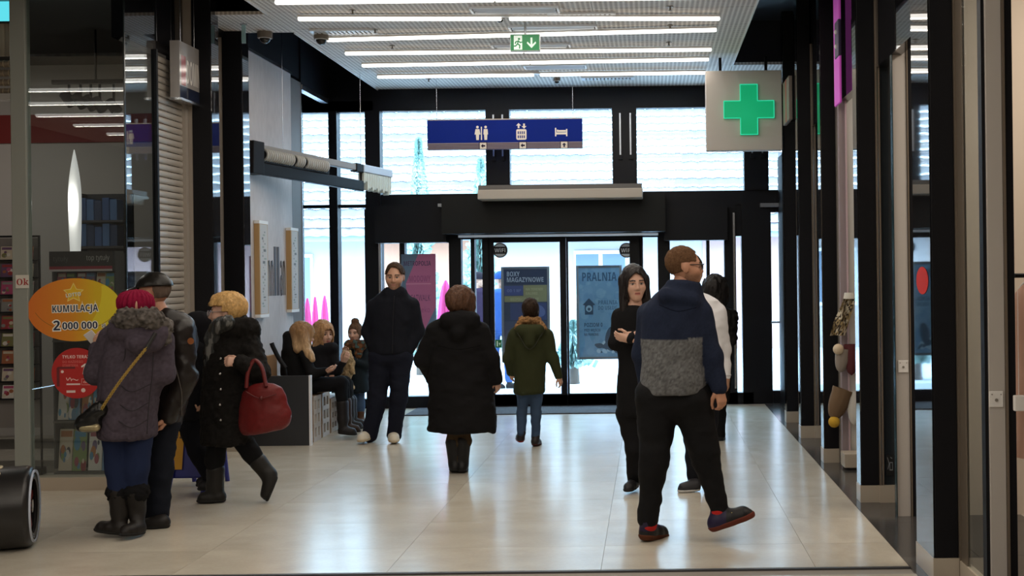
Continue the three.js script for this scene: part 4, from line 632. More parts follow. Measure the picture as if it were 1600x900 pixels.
// ---------- bench unit on the left, crates ----------
{
  const d = 11.3, t = thing('bench_end_panel', 'dark grey bench end panel with a bright right edge', 'panel', [AX(450, 690, d), 0, -d]);
  const m = M(lin(0.028, 0.03, 0.034), 0.4); box('board', -3.98, AX(483, 640, d), 0, 0.685, -d, -d - 0.04, m, t, 0.003); box('edge_strip', AX(483, 640, d), AX(486, 640, d), 0, 0.687, -d + 0.003, -d - 0.045, M(lin(0.8, 0.82, 0.86), 0.3), t);
  const wood = M(lin(0.30, 0.17, 0.07), 0.6), wh = M(lin(0.55, 0.52, 0.49), 0.6), dk = M(lin(0.05, 0.035, 0.025), 0.8);
  const crate = (x, d0, h, label) => { // open-fronted crate: frame of slats with six pigeonholes towards the hall
    const L = 0.30, Wd = 0.42, c = thing('wooden_crate', label, 'crate', [x, 0, -d0 - L / 2], 'crates under the bench');
    box('side_board', x - Wd, x, 0, h, -d0, -d0 - 0.02, wood, c); box('side_board', x - Wd, x, 0, h, -d0 - L + 0.02, -d0 - L, wood, c); box('top_board', x - Wd, x, h - 0.02, h, -d0 - 0.02, -d0 - L + 0.02, wood, c); box('back_board', x - Wd, x - Wd + 0.02, 0, h - 0.02, -d0 - 0.02, -d0 - L + 0.02, dk, c);
    for (let i = 0; i < 4; i++) box('front_rail', x - 0.02, x + 0.004, (h - 0.045) * i / 3, (h - 0.045) * i / 3 + 0.045, -d0 - 0.02, -d0 - L + 0.02, wh, c);
    for (let i = 0; i < 3; i++) box('front_stile', x - 0.02, x + 0.003, 0, h, -d0 - 0.02 - (L - 0.08) * i / 2, -d0 - 0.06 - (L - 0.08) * i / 2, wh, c);
    for (let i = 1; i < 3; i++) box('shelf', x - Wd + 0.02, x - 0.02, h * i / 3 - 0.008, h * i / 3 + 0.008, -d0 - 0.02, -d0 - L + 0.02, wood, c);
  };
  crate(-3.38, 11.5, 0.455, 'white-fronted wooden crate nearest the dark bench panel'); crate(-3.39, 11.85, 0.455, 'second white-fronted wooden crate under the seated women'); crate(-3.40, 12.2, 0.36, 'third white-fronted wooden crate behind the boots'); crate(-3.41, 12.55, 0.36, 'farthest white-fronted wooden crate at the end of the bench');
  const c = thing('bench_box', 'small white and oak box on the wall side of the bench', 'box', [-3.85, 0, -11.7]); box('cabinet', -3.98, -3.87, 0, 0.86, -11.45, -11.75, wh, c); box('oak_side', -3.87, -3.81, 0, 0.87, -11.45, -11.75, wood, c);
  const bl = thing('umbrella_handle', 'dark curved handle leaning behind the bench by the seated woman', 'handle', at(446, 575, 11.41)); mesh('grip', tube([[0, 0, 0], [-0.07, 0.11, 0], [-0.12, 0.22, 0.01], [-0.13, 0.25, 0.01]], 0.022, 20, 10), black, bl); mesh('shaft', rod(new THREE.Vector3(0, 0, 0), new THREE.Vector3(0.1, -bl.position.y, 0), 0.012), black, bl);
  const bt = thing('yellow_bottle', 'small white bottle with a yellow cap on the farthest crate', 'bottle', [AX(570, 600, 12.7) - 0.0, 0.36, -12.7]); bt.position.x = -3.44; mesh('body', new THREE.CylinderGeometry(0.035, 0.035, 0.14, 16), white, bt, [0, 0.07, 0]); mesh('cap', new THREE.CylinderGeometry(0.02, 0.028, 0.06, 14), M(lin(0.7, 0.5, 0.02), 0.5), bt, [0, 0.17, 0]);
}
{ // blue lottery stand behind the walkers
  const d = 9.1, t = thing('lottery_stand', 'blue A-shaped lottery stand with a yellow poster behind the walkers', 'stand', [AX(298, 760, d), 0, -d]);
  const blue = M(lin(0.015, 0.02, 0.22), 0.45), q = t.position, X = (x) => AX(x, 700, d) - q.x, Y = (y) => AY(295, y, d);
  for (const [s, n] of [[1, 'front_panel'], [-1, 'rear_panel']]) { const g = new RoundedBoxGeometry(X(338) - X(258), Y(640) - Y(742), 0.03, 3, 0.012), p = mesh(n, g, blue, t, [(X(258) + X(338)) / 2, (Y(640) + Y(742)) / 2, s * 0.13]); p.rotation.x = -s * 0.2; }
  const legs = [[283, 772], [336, 768]]; for (const [x] of legs) for (const s of [1, -1]) mesh('leg', rod(new THREE.Vector3(X(x), 0, s * 0.26), new THREE.Vector3(X(x) + 0.03, Y(650), s * 0.04), 0.018), blue, t);
  const tx = canvasTex(256, 400, (g) => { g.fillStyle = '#d59a12'; g.fillRect(0, 0, 256, 400); print(g, '2 000 000 zł', 12, 150, 62, '#16203c', 'sans-serif', true, 'left', 232); print(g, 'LOTTO', 128, 60, 60, '#a83a1c', 'sans-serif', true, 'center'); });
  const f = mesh('poster', new THREE.PlaneGeometry(0.2, Y(645) - Y(728)), M(0xffffff, 0.5, { map: tx }), t, [AX(267, 690, d - 0.155) - q.x, (Y(645) + Y(728)) / 2, 0.155]); f.rotation.x = -0.2;
  mesh('handle', new THREE.BoxGeometry(0.07, 0.02, 0.04), M(lin(0.55, 0.6, 0.7), 0.3), t, [X(308), Y(646), 0.05]);
}
{ // race tyre stool at the left edge
  const d = 7.13, r = 0.25, c = at(54, 790, d), t = thing('tyre_stool', 'black smooth racing tyre lying on its tread at the left edge', 'tyre', [c.x, 0, c.z]); t.rotation.y = 0.36;
  const rub = M(lin(0.012, 0.011, 0.011), 0.33), w = 0.42, P = [[0.19, 0], [0.222, -0.004], [0.241, -0.016], [0.25, -0.04], [0.25, -w + 0.04], [0.241, -w + 0.016], [0.222, -w + 0.004], [0.19, -w]].map(([a, b]) => new THREE.Vector2(a, b));
  const g = new THREE.LatheGeometry(P, 72); g.rotateZ(-Math.PI / 2); mesh('tread', g, rub, t, [0, r, 0]);
  const ring = (n, a, b, m, x) => { const q = new THREE.LatheGeometry([[a, 0], [b, 0.006], [b, -0.02]].map(([u, v]) => new THREE.Vector2(u, v)), 64); q.rotateZ(-Math.PI / 2); mesh(n, q, m, t, [x, r, 0]); };
  ring('sidewall_ring', 0.205, 0.221, M(lin(0.45, 0.5, 0.6), 0.35), 0.002); ring('rim', 0.165, 0.192, M(lin(0.03, 0.03, 0.03), 0.3), -0.004);
  const dish = new THREE.CylinderGeometry(0.19, 0.19, 0.02, 48); dish.rotateZ(Math.PI / 2); mesh('wheel_dish', dish, M(lin(0.02, 0.018, 0.018), 0.4), t, [-0.06, r, 0]);
  for (let i = 0; i < 5; i++) { const a = i * 1.2566, s = mesh('spoke', new THREE.BoxGeometry(0.03, 0.16, 0.035), M(lin(0.22, 0.03, 0.02), 0.4), t, [-0.045, r + Math.cos(a) * 0.1, Math.sin(a) * 0.1]); s.rotation.x = a; }
  const hub = new THREE.CylinderGeometry(0.035, 0.04, 0.05, 24); hub.rotateZ(Math.PI / 2); mesh('hub', hub, chrome, t, [-0.035, r, 0]);
  const cream = M(lin(0.6, 0.5, 0.32), 0.5), ml = []; for (let i = 0; i < 9; i++) { const a = -0.25 + i * 0.12; ml.push([-0.185 - 0.012 * Math.sin(i * 1.9), r + (r + 0.001) * Math.cos(a), (r + 0.001) * Math.sin(a)]); } mesh('tread_lettering', tube(ml, 0.009, 30, 6), cream, t);
}
{ // hats on the display at the right
  const d = 9.62, pin = (px0, py0, n, label, make) => { const p = at(px0, py0, d), t = thing(n, label, 'hat', p, 'hats on the display'); make(t); return t; };
  const cone = (h, r, m, tilt, t, n = 'knit') => { const pr = []; for (let i = 0; i <= 12; i++) { const k = i / 12; pr.push(new THREE.Vector2(r * (k < 0.15 ? 1.06 : Math.sqrt(Math.max(0, 1 - Math.pow((k - 0.15) / 0.85, 2.4)))) + 0.001, h * k)); } const g = new THREE.LatheGeometry(pr, 24), p = g.attributes.position; for (let i = 0; i < p.count; i++) { const s = 1 + 0.05 * Math.sin(Math.atan2(p.getZ(i), p.getX(i)) * 14); p.setX(i, p.getX(i) * s); p.setZ(i, p.getZ(i) * s * 0.8); } g.computeVertexNormals(); g.rotateX(Math.PI); g.rotateZ(tilt); return mesh(n, g, m, t); };
  const leo = dataTex(128, (u, v) => { const k = n3(u * 22, v * 22, 5), l = n3(u * 9, v * 9, 8); return k > 0.15 ? [48, 38, 26] : l > 0.2 ? [205, 196, 176] : [150, 130, 92]; });
  pin(1328, 462, 'leopard_scarf', 'leopard print scarf hanging on the display by the white panel', (t) => { const g = new THREE.PlaneGeometry(0.13, 0.34, 10, 16), p = g.attributes.position; for (let i = 0; i < p.count; i++) { const y = p.getY(i); p.setX(i, p.getX(i) * (0.7 + (0.17 - y)) + (y - 0.17) * 0.32); p.setZ(i, 0.03 * Math.sin(p.getX(i) * 60) + 0.03); } g.translate(0, -0.16, 0); g.computeVertexNormals(); const b = g.clone(); b.translate(0, 0, -0.03); mesh('cloth', mergeGeometries([g, b]), M(0xffffff, 0.8, { map: leo, side: THREE.DoubleSide }), t); mesh('fringe', new THREE.CylinderGeometry(0.05, 0.06, 0.05, 12), M(lin(0.6, 0.58, 0.52), 0.9), t, [0.0, 0, 0.02]); });
  pin(1318, 545, 'beige_pompom_hat', 'pale hat with a cream pompom above the brown hat', (t) => { cone(0.2, 0.06, M(lin(0.28, 0.24, 0.21), 0.9), -0.15, t); mesh('pompom', new THREE.IcosahedronGeometry(0.045, 4), M(lin(0.62, 0.5, 0.36), 0.95), t, [-0.05, 0.0, 0.04]); });
  pin(1330, 538, 'burgundy_hat', 'burgundy knitted hat hanging on the display', (t) => { cone(0.26, 0.06, M(lin(0.10, 0.02, 0.025), 0.9), 0, t); });
  pin(1318, 608, 'brown_pompom_hat', 'brown knitted hat with a yellow pompom hanging at the display', (t) => { cone(0.27, 0.085, M(lin(0.16, 0.10, 0.055), 0.9), -0.35, t); mesh('pompom', new THREE.IcosahedronGeometry(0.048, 4), M(lin(0.55, 0.33, 0.03), 0.95), t, [-0.085, -0.27, 0.02]); });
  pin(1334, 612, 'white_hat', 'white knitted hat hanging lowest by the black pillar', (t) => { cone(0.28, 0.06, M(lin(0.68, 0.66, 0.62), 0.9), 0, t); });
}
{ // clothes rail in the shop at the right
  const d = 5.35, r = thing('clothes_rail', 'black clothes rail in the shop at the right edge', 'rail', [1.95, 0, -d - 0.3]); const y = AY(1590, 431, d);
  mesh('bar', new THREE.CylinderGeometry(0.011, 0.011, 1.24, 12).rotateZ(Math.PI / 2), black, r, [0.46, y, 0]); for (const x of [0.55, 1.06]) { mesh('upright', new THREE.CylinderGeometry(0.012, 0.012, y + 0.03, 12), black, r, [x, (y + 0.03) / 2, 0]); mesh('foot', new THREE.BoxGeometry(0.03, 0.02, 0.4), black, r, [x, 0.01, 0]); }
  const peach = [lin(0.62, 0.34, 0.24), lin(0.55, 0.22, 0.13), lin(0.68, 0.47, 0.37), lin(0.6, 0.3, 0.2)], w = ['palest front', 'second, deeper orange', 'third', 'farthest right'];
  for (let i = 0; i < 4; i++) { const t = thing('peach_dress', 'peach dress on the black clothes rail, ' + w[i], 'dress', [1.845 + i * 0.13, 0, -d - 0.3], 'peach dresses on the rail');
    const pts = [[0.02, y - 0.04], [0.14, y - 0.10], [0.17, y - 0.2], [0.13, y - 0.45], [0.17, y - 0.75], [0.2, 0.72]].map(([a, b]) => new THREE.Vector2(a, b)), g = new THREE.LatheGeometry(new THREE.SplineCurve(pts).getPoints(24), 40), p = g.attributes.position;
    for (let k = 0; k < p.count; k++) { const a = Math.atan2(p.getZ(k), p.getX(k)), f = 1 + (y - p.getY(k)) * 0.12 * Math.sin(a * 9 + i); p.setX(k, p.getX(k) * 0.3 * f); p.setZ(k, p.getZ(k) * f); } g.computeVertexNormals(); mesh('cloth', g, M(peach[i], 0.8, { side: THREE.DoubleSide }), t); mesh('hanger', tube([[0, y - 0.09, -0.15], [0, y - 0.035, 0], [0, y - 0.09, 0.15]], 0.006, 12, 6), white, t); mesh('hook', new THREE.TorusGeometry(0.02, 0.003, 6, 12).rotateY(Math.PI / 2), chrome, t, [0, y - 0.015, 0]); }
  const b = thing('white_price_box', 'small white box hanging on the front peach dress', 'tag', [AX(1592, 630, 5.46), AY(1592, 642, 5.46), -5.46]); mesh('box', new RoundedBoxGeometry(0.05, 0.075, 0.03, 2, 0.006), white, b, [0, 0.037, 0]); mesh('cord', new THREE.CylinderGeometry(0.0012, 0.0012, 0.5, 6), white, b, [0, 0.32, 0]);
}

// ---------- people: distance fields turned into smooth surfaces ----------
const smin = (a, b, k) => { const h = Math.max(k - Math.abs(a - b), 0) / k; return Math.min(a, b) - h * h * k * 0.25; };
const smax = (a, b, k) => -smin(-a, -b, k);
const V3 = (x, y, z) => new THREE.Vector3(x, y, z);
function surf(field, h, color) {
  const pad = 2.5 * h + (field.pad || 0), lo = field.lo.map((v) => v - pad), hi = field.hi.map((v) => v + pad), f = field.f;
  const nx = Math.ceil((hi[0] - lo[0]) / h) + 2, ny = Math.ceil((hi[1] - lo[1]) / h) + 2, nz = Math.ceil((hi[2] - lo[2]) / h) + 2, sx = 1, sy = nx, sz = nx * ny;
  const val = new Float32Array(nx * ny * nz), B = 7, reach = B * h * 0.866 * 1.35 + (field.pad || 0);
  for (let k0 = 0; k0 < nz; k0 += B) for (let j0 = 0; j0 < ny; j0 += B) for (let i0 = 0; i0 < nx; i0 += B) {
    const i1 = Math.min(i0 + B, nx), j1 = Math.min(j0 + B, ny), k1 = Math.min(k0 + B, nz);
    const c = f(lo[0] + (i0 + i1 - 1) / 2 * h, lo[1] + (j0 + j1 - 1) / 2 * h, lo[2] + (k0 + k1 - 1) / 2 * h), far = Math.abs(c) > reach;
    for (let k = k0; k < k1; k++) for (let j = j0; j < j1; j++) for (let i = i0; i < i1; i++) val[i + j * sy + k * sz] = far ? c : f(lo[0] + i * h, lo[1] + j * h, lo[2] + k * h);
  }
  const id = new Int32Array(val.length).fill(-1), pos = [], idx = [];
  for (let k = 0; k < nz - 1; k++) for (let j = 0; j < ny - 1; j++) for (let i = 0; i < nx - 1; i++) {
    const o = i + j * sy + k * sz; let m = 0; const v = [val[o], val[o + 1], val[o + sy], val[o + sy + 1], val[o + sz], val[o + sz + 1], val[o + sy + sz], val[o + sy + sz + 1]];
    for (let q = 0; q < 8; q++) if (v[q] < 0) m |= 1 << q;
    if (m === 0 || m === 255) continue;
    let x = 0, y = 0, z = 0, n = 0;
    for (let q = 0; q < 8; q++) for (let a = 0; a < 3; a++) { const r = q | (1 << a); if (r === q || (v[q] < 0) === (v[r] < 0)) continue; const t = v[q] / (v[q] - v[r]); x += (q & 1) + (a === 0 ? t : 0); y += ((q >> 1) & 1) + (a === 1 ? t : 0); z += (q >> 2) + (a === 2 ? t : 0); n++; }
    id[o] = pos.length / 3; pos.push(lo[0] + (i + x / n) * h, lo[1] + (j + y / n) * h, lo[2] + (k + z / n) * h);
  }
  const quad = (a, b, c, d, flip) => { if (a < 0 || b < 0 || c < 0 || d < 0) return; if (flip) idx.push(a, c, b, a, d, c); else idx.push(a, b, c, a, c, d); };
  for (let k = 1; k < nz - 1; k++) for (let j = 1; j < ny - 1; j++) for (let i = 1; i < nx - 1; i++) {
    const o = i + j * sy + k * sz, s = val[o] < 0;
    if (s !== val[o + 1] < 0) quad(id[o - sy - sz], id[o - sz], id[o], id[o - sy], !s);
    if (s !== val[o + sy] < 0) quad(id[o - sx - sz], id[o - sx], id[o], id[o - sz], !s);
    if (s !== val[o + sz] < 0) quad(id[o - sx - sy], id[o - sy], id[o], id[o - sx], !s);
  }
  const g = new THREE.BufferGeometry(); g.setAttribute('position', new THREE.Float32BufferAttribute(pos, 3)); g.setIndex(idx);
  if (color) { const c = new Float32Array(pos.length); for (let i = 0; i < pos.length; i += 3) { const q = color(pos[i], pos[i + 1], pos[i + 2]); c[i] = q[0]; c[i + 1] = q[1]; c[i + 2] = q[2]; } g.setAttribute('color', new THREE.BufferAttribute(c, 3)); }
  g.computeVertexNormals(); return g;
}
// tapered limb
function limb(a, b, ra, rb = ra) {
  const dx = b.x - a.x, dy = b.y - a.y, dz = b.z - a.z, l2 = dx * dx + dy * dy + dz * dz || 1e-9, ax = a.x, ay = a.y, az = a.z;
  return { f: (x, y, z) => { const px = x - ax, py = y - ay, pz = z - az; let t = (px * dx + py * dy + pz * dz) / l2; t = t < 0 ? 0 : t > 1 ? 1 : t; const qx = px - t * dx, qy = py - t * dy, qz = pz - t * dz; return Math.sqrt(qx * qx + qy * qy + qz * qz) - ra - (rb - ra) * t; },
    lo: [Math.min(a.x - ra, b.x - rb), Math.min(a.y - ra, b.y - rb), Math.min(a.z - ra, b.z - rb)], hi: [Math.max(a.x + ra, b.x + rb), Math.max(a.y + ra, b.y + rb), Math.max(a.z + ra, b.z + rb)] };
}
function egg(c, r) {
  const m = Math.min(r[0], r[1], r[2]);
  return { f: (x, y, z) => { const a = (x - c.x) / r[0], b = (y - c.y) / r[1], e = (z - c.z) / r[2]; return (Math.sqrt(a * a + b * b + e * e) - 1) * m; }, lo: [c.x - r[0], c.y - r[1], c.z - r[2]], hi: [c.x + r[0], c.y + r[1], c.z + r[2]] };
}
// stacked oval sections, [y, cx, cz, rx, rz] from top to bottom
function loft(levels, round = 0.03, shrink = 0) {
  const N = 96, L = levels.slice().sort((p, q) => p[0] - q[0]), y0 = L[0][0], y1 = L[L.length - 1][0], T = [[], [], [], []];
  const cr = (p0, p1, p2, p3, t) => 0.5 * (2 * p1 + (p2 - p0) * t + (2 * p0 - 5 * p1 + 4 * p2 - p3) * t * t + (3 * p1 - p0 - 3 * p2 + p3) * t * t * t);
  for (let i = 0; i <= N; i++) { const y = y0 + (y1 - y0) * i / N; let s = 0; while (s < L.length - 2 && L[s + 1][0] < y) s++; const a = L[Math.max(s - 1, 0)], b = L[s], c = L[s + 1], d = L[Math.min(s + 2, L.length - 1)], t = (y - b[0]) / (c[0] - b[0] || 1); for (let q = 0; q < 4; q++) T[q].push(cr(a[q + 1], b[q + 1], c[q + 1], d[q + 1], t) - (q > 1 ? shrink : 0)); }
  const g = (q, u) => { u = u < 0 ? 0 : u > N - 0.001 ? N - 0.001 : u; const i = u | 0, t = u - i; return T[q][i] * (1 - t) + T[q][i + 1] * t; };
  const xs = L.map((l) => [l[1] - l[3], l[1] + l[3]]), zs = L.map((l) => [l[2] - l[4], l[2] + l[4]]);
  return { f: (x, y, z) => { const u = (y - y0) / (y1 - y0) * N, rx = g(2, u), rz = g(3, u), a = (x - g(0, u)) / rx, b = (z - g(1, u)) / rz; return smax((Math.sqrt(a * a + b * b) - 1) * Math.min(rx, rz), Math.max(y - y1, y0 - y), round); },
    lo: [Math.min(...xs.map((p) => p[0])) - 0.02, y0, Math.min(...zs.map((p) => p[0])) - 0.02], hi: [Math.max(...xs.map((p) => p[1])) + 0.02, y1, Math.max(...zs.map((p) => p[1])) + 0.02] };
}
const boundsOf = (ps) => ({ lo: [0, 1, 2].map((i) => Math.min(...ps.map((p) => p.lo[i]))), hi: [0, 1, 2].map((i) => Math.max(...ps.map((p) => p.hi[i]))) });
function join(ps, k = 0.03) { ps = ps.filter(Boolean); const n = ps.length, fs = ps.map((p) => p.f); return { f: (x, y, z) => { let d = fs[0](x, y, z); for (let i = 1; i < n; i++) d = smin(d, fs[i](x, y, z), k); return d; }, ...boundsOf(ps) }; }
// folds: noise added near the surface
function folds(p, amp, fx, fy, fz, s = 0, extra) { return { ...p, pad: amp * 1.5 + (extra ? 0.02 : 0), f: (x, y, z) => { const d = p.f(x, y, z); if (d > 0.06 || d < -0.06) return d; return d + amp * (n3(x * fx + s, y * fy, z * fz) + 0.5 * n3(x * fx * 2.3 + 9, y * fy * 2.3, z * fz * 2.3)) + (extra ? extra(x, y, z) : 0); } }; }
const cutBy = (p, g, k = 0.01) => ({ ...p, f: (x, y, z) => smax(p.f(x, y, z), -g(x, y, z), k) });

const skinTone = [0.52, 0.29, 0.19];
function headOf(c, H, yaw, pitch = 0, roll = 0, o = {}) {
  const k = H / 0.243, m = new THREE.Matrix4().makeRotationFromEuler(new THREE.Euler(pitch * Math.PI / 180, yaw * Math.PI / 180, roll * Math.PI / 180, 'YXZ')).transpose().elements;
  const loc = (x, y, z) => { const a = (x - c.x) / k, b = (y - c.y) / k, e = (z - c.z) / k; return [m[0] * a + m[4] * b + m[8] * e, m[1] * a + m[5] * b + m[9] * e, m[2] * a + m[6] * b + m[10] * e]; };
  const inv = new THREE.Matrix4().makeRotationFromEuler(new THREE.Euler(pitch * Math.PI / 180, yaw * Math.PI / 180, roll * Math.PI / 180, 'YXZ'));
  const out = (x, y, z) => V3(x, y, z).multiplyScalar(k).applyMatrix4(inv).add(c);
  const J = o.female ? 0.9 : 1;
  const big = [[egg(V3(0, 0.034, -0.016), [0.075, 0.088, 0.095]), 0.03], [egg(V3(0, -0.02, 0.022), [0.062 * J + 0.004, 0.085, 0.072]), 0.04], [egg(V3(0, -0.072, 0.036), [0.048 * J, 0.042, 0.05]), 0.035], [egg(V3(0, -0.1, 0.066), [0.022, 0.018, 0.02]), 0.03]];
  const cheeks = [-1, 1].map((s) => [egg(V3(s * 0.042, -0.028, 0.056), [0.024, 0.022, 0.024]), 0.03]);
  const brow = [limb(V3(-0.036, 0.02, 0.074), V3(0.036, 0.02, 0.074), 0.013), 0.02], nose = [limb(V3(0, 0.012, 0.09), V3(0, -0.028, 0.108), 0.007, 0.012), 0.012], wing = [limb(V3(-0.012, -0.034, 0.096), V3(0.012, -0.034, 0.096), 0.009), 0.008];
  const lips = [[limb(V3(-0.019, -0.06, 0.084), V3(0.019, -0.06, 0.084), 0.0075), 0.006], [limb(V3(-0.016, -0.069, 0.082), V3(0.016, -0.069, 0.082), 0.008), 0.006]];
  const ears = [-1, 1].map((s) => [egg(V3(s * 0.077, -0.006, -0.008), [0.01, 0.033, 0.02]), 0.008]);
  const sockets = [-1, 1].map((s) => egg(V3(s * 0.032, 0.002, 0.096), [0.019, 0.012, 0.017])), balls = [-1, 1].map((s) => egg(V3(s * 0.031, 0.002, 0.073), [0.0135, 0.0135, 0.0135]));
  const skull = (x, y, z) => { let d = big[0][0].f(x, y, z); for (let i = 1; i < 4; i++) d = smin(d, big[i][0].f(x, y, z), big[i][1]); return d; };
  const local = (x, y, z) => { let d = skull(x, y, z); if (d > 0.06) return d; for (const [p, q] of [...cheeks, brow]) d = smin(d, p.f(x, y, z), q); for (const s of sockets) d = smax(d, -s.f(x, y, z), 0.012); for (const b of balls) d = Math.min(d, b.f(x, y, z)); for (const [p, q] of [nose, wing, ...lips, ...ears]) d = smin(d, p.f(x, y, z), q); return d; };
  const R = 0.16 * k, field = { f: (x, y, z) => { const p = loc(x, y, z); return local(p[0], p[1], p[2]) * k; }, lo: [c.x - R, c.y - R, c.z - R], hi: [c.x + R, c.y + R, c.z + R] };
  const tone = o.tone || skinTone, hairC = o.brow || [0.06, 0.04, 0.03];
  const color = (x, y, z) => {
    const [a, b, e] = loc(x, y, z), ax = Math.abs(a); let t = tone;
    if (e > 0.05) {
      const ex = (ax - 0.031) / 0.014, ey = (b - 0.002) / 0.0065; if (ex * ex + ey * ey < 1) t = Math.abs(ax - 0.031) < 0.0065 ? [0.03, 0.025, 0.02] : [0.45, 0.42, 0.4];
      else if (ex * ex + ey * ey < 1.9 && b > 0.004) t = [tone[0] * 0.35, tone[1] * 0.3, tone[2] * 0.3];
      else if (Math.abs(b - 0.022 - 0.004 * Math.cos((ax - 0.03) * 60)) < 0.0048 && ax > 0.012 && ax < 0.052) t = hairC;
      else if (ax < 0.02 && b < -0.056 && b > -0.074 && e > 0.078) t = Math.abs(b + 0.0645) < 0.0018 ? [0.16, 0.05, 0.045] : o.female ? [tone[0] * 0.8, tone[1] * 0.45, tone[2] * 0.5] : [0.44, 0.2, 0.15];
    }
    if (o.beard && b < -0.035 && e > -0.01 && t === tone) { const n = o.beard * (0.75 + 0.25 * n3(a * 200, b * 200, e * 200)) * Math.min(1, (-0.035 - b) / 0.02); t = tone.map((v, i) => v * (1 - n) + hairC[i] * n); }
    return t;
  };
  return { field, color, loc, out, local, skull, k, c };
}
// a cap of hair over the skull; front(a,b,e) > 0 where hair stays away
function hairOf(hd, t, open, extra = [], amp = 0.004, fr = 60) {
  const R = 0.19 * hd.k, c = hd.c, ex = extra.length ? join(extra, 0.03) : null;
  const base = { f: (x, y, z) => { const p = hd.loc(x, y, z), q = Math.max(hd.skull(p[0], p[1], p[2]) - t, open(p[0], p[1], p[2])) * hd.k; return ex ? smin(q, ex.f(x, y, z), 0.02) : q; }, lo: [c.x - R, c.y - R, c.z - R], hi: [c.x + R, c.y + R, c.z + R] };
  const b = ex ? boundsOf([base, ex]) : base; base.lo = b.lo; base.hi = b.hi;
  return { ...base, pad: amp * 1.5, f: (x, y, z) => { const d = base.f(x, y, z); return Math.abs(d) > 0.04 ? d : d + amp * (n3(x * fr, y * fr * 0.25, z * fr) + 0.6 * n3(x * fr * 2, y * fr * 0.5, z * fr * 2 + 5)); } };
}
const faceOpen = (top = 0.062, side = 0.066, low = -0.2) => (a, b, e) => { const u = a / side, v = (b + 0.03) / (top + 0.03), w = (e - 0.085) / 0.085; return Math.max(0.0 + 0.06 * (1 - Math.sqrt(u * u + (v > 0 ? v * v : v * v * 0.15) + w * w)), low - b); };
const menOpen = (hairline = 0.075) => (a, b, e) => Math.max(faceOpen(hairline, 0.072)(a, b, e), (-0.025 - b) + Math.max(0, -e - 0.02) * -0.35 + (e > 0.0 ? 0.05 * (e / 0.05) : 0), e > 0.02 ? 0.03 - b : -1, Math.abs(a) > 0.069 && e > -0.035 && b < 0.025 ? 0.01 : -1);
// five-fingered hand at the wrist
function handOf(w, dir, palm, curl, k = 1, thumbSide = 1, splay = 0.1) {
  const X = dir.clone().normalize(), N = palm.clone().addScaledVector(X, -palm.dot(X)).normalize(), S = V3().crossVectors(X, N).multiplyScalar(thumbSide), ps = [];
  const pt = (a, b, c) => w.clone().addScaledVector(X, a * k).addScaledVector(S, b * k).addScaledVector(N, c * k);
  ps.push(limb(w.clone().addScaledVector(X, -0.02), pt(0.02, 0, 0), 0.026 * k, 0.028 * k));
  for (const [b, r] of [[0.024, 0.017], [0.008, 0.018], [-0.009, 0.0175], [-0.024, 0.015]]) ps.push(limb(pt(0.015, b * 0.55, 0), pt(0.082, b, 0), r * k, (r - 0.004) * k));
  const palmF = join(ps, 0.02), fingers = [];
  [[0.026, 0.072, 0.0092], [0.009, 0.08, 0.0096], [-0.009, 0.075, 0.0092], [-0.025, 0.058, 0.0082]].forEach(([b, len, r], i) => {
    let p = pt(0.08, b, 0), ang = curl * 0.45; const seg = [0.44, 0.32, 0.24];
    for (let s = 0; s < 3; s++) { const d = X.clone().multiplyScalar(Math.cos(ang)).addScaledVector(N, Math.sin(ang)).addScaledVector(S, (b > 0 ? 1 : -1) * splay * Math.abs(b) * 10 * 0.3); const q = p.clone().addScaledVector(d, len * seg[s] * k); fingers.push(limb(p, q, r * k * (1 - s * 0.08), r * k * (0.94 - s * 0.1))); p = q; ang += curl * (0.9 + i * 0.05); }
  });
  let p = pt(0.02, 0.026, 0.006); [[0.035, 0.022, 0.012, 0.0125], [0.032, 0.006, 0.012, 0.0108], [0.024, -0.003 - curl * 0.008, 0.006, 0.009]].forEach(([a, b, c, r]) => { const q = p.clone().addScaledVector(X, a * k).addScaledVector(S, b * k).addScaledVector(N, c * k * (0.6 + curl)); fingers.push(limb(p, q, r * k * 1.08, r * k)); p = q; });
  const fg = join(fingers, 0.0035 * k); return { f: (x, y, z) => smin(palmF.f(x, y, z), fg.f(x, y, z), 0.008), ...boundsOf([palmF, fg]) };
}
function footOf(heel, toe, ankle, o = {}) {
  const d = toe.clone().sub(heel), L = d.length(); d.normalize(); const up = V3(0, 1, 0).addScaledVector(d, -d.y).normalize(), w = o.w || 0.042, hh = o.h || 1;
  const q = (t, h) => heel.clone().addScaledVector(d, L * t).addScaledVector(up, h * hh);
  const ps = [limb(q(0.14, 0.035), q(0.5, 0.034), w * 0.92, w), limb(q(0.5, 0.034), q(0.78, 0.026), w, w * 0.96), limb(q(0.78, 0.026), q(1, 0.016).addScaledVector(d, -w * 0.55), w * 0.94, w * (o.point || 0.62)), limb(q(0.22, 0.05), ankle.clone(), w * 0.95, o.leg || 0.042)];
  if (o.top) ps.push(limb(ankle, o.top, o.leg || 0.045, o.topR || 0.055));
  const all = join(ps, 0.025), sh = (x, y, z) => (x - heel.x) * up.x + (y - heel.y) * up.y + (z - heel.z) * up.z;
  const upper = { ...all, f: (x, y, z) => smax(all.f(x, y, z), -sh(x, y, z) + 0.004, 0.008) };
  const sl = join(ps.slice(0, 3), 0.025), st = o.sole || 0.02, sole = { ...sl, f: (x, y, z) => { const s = sh(x, y, z); return smax(sl.f(x, y, z) - 0.005, Math.max(s - st, -s), 0.006); } };
  return { upper: { ...upper, lo: upper.lo.map((v) => v - 0.01), hi: upper.hi }, sole: { ...sole, lo: sole.lo.map((v) => v - 0.01), hi: sole.hi.map((v) => v + 0.01) } };
}
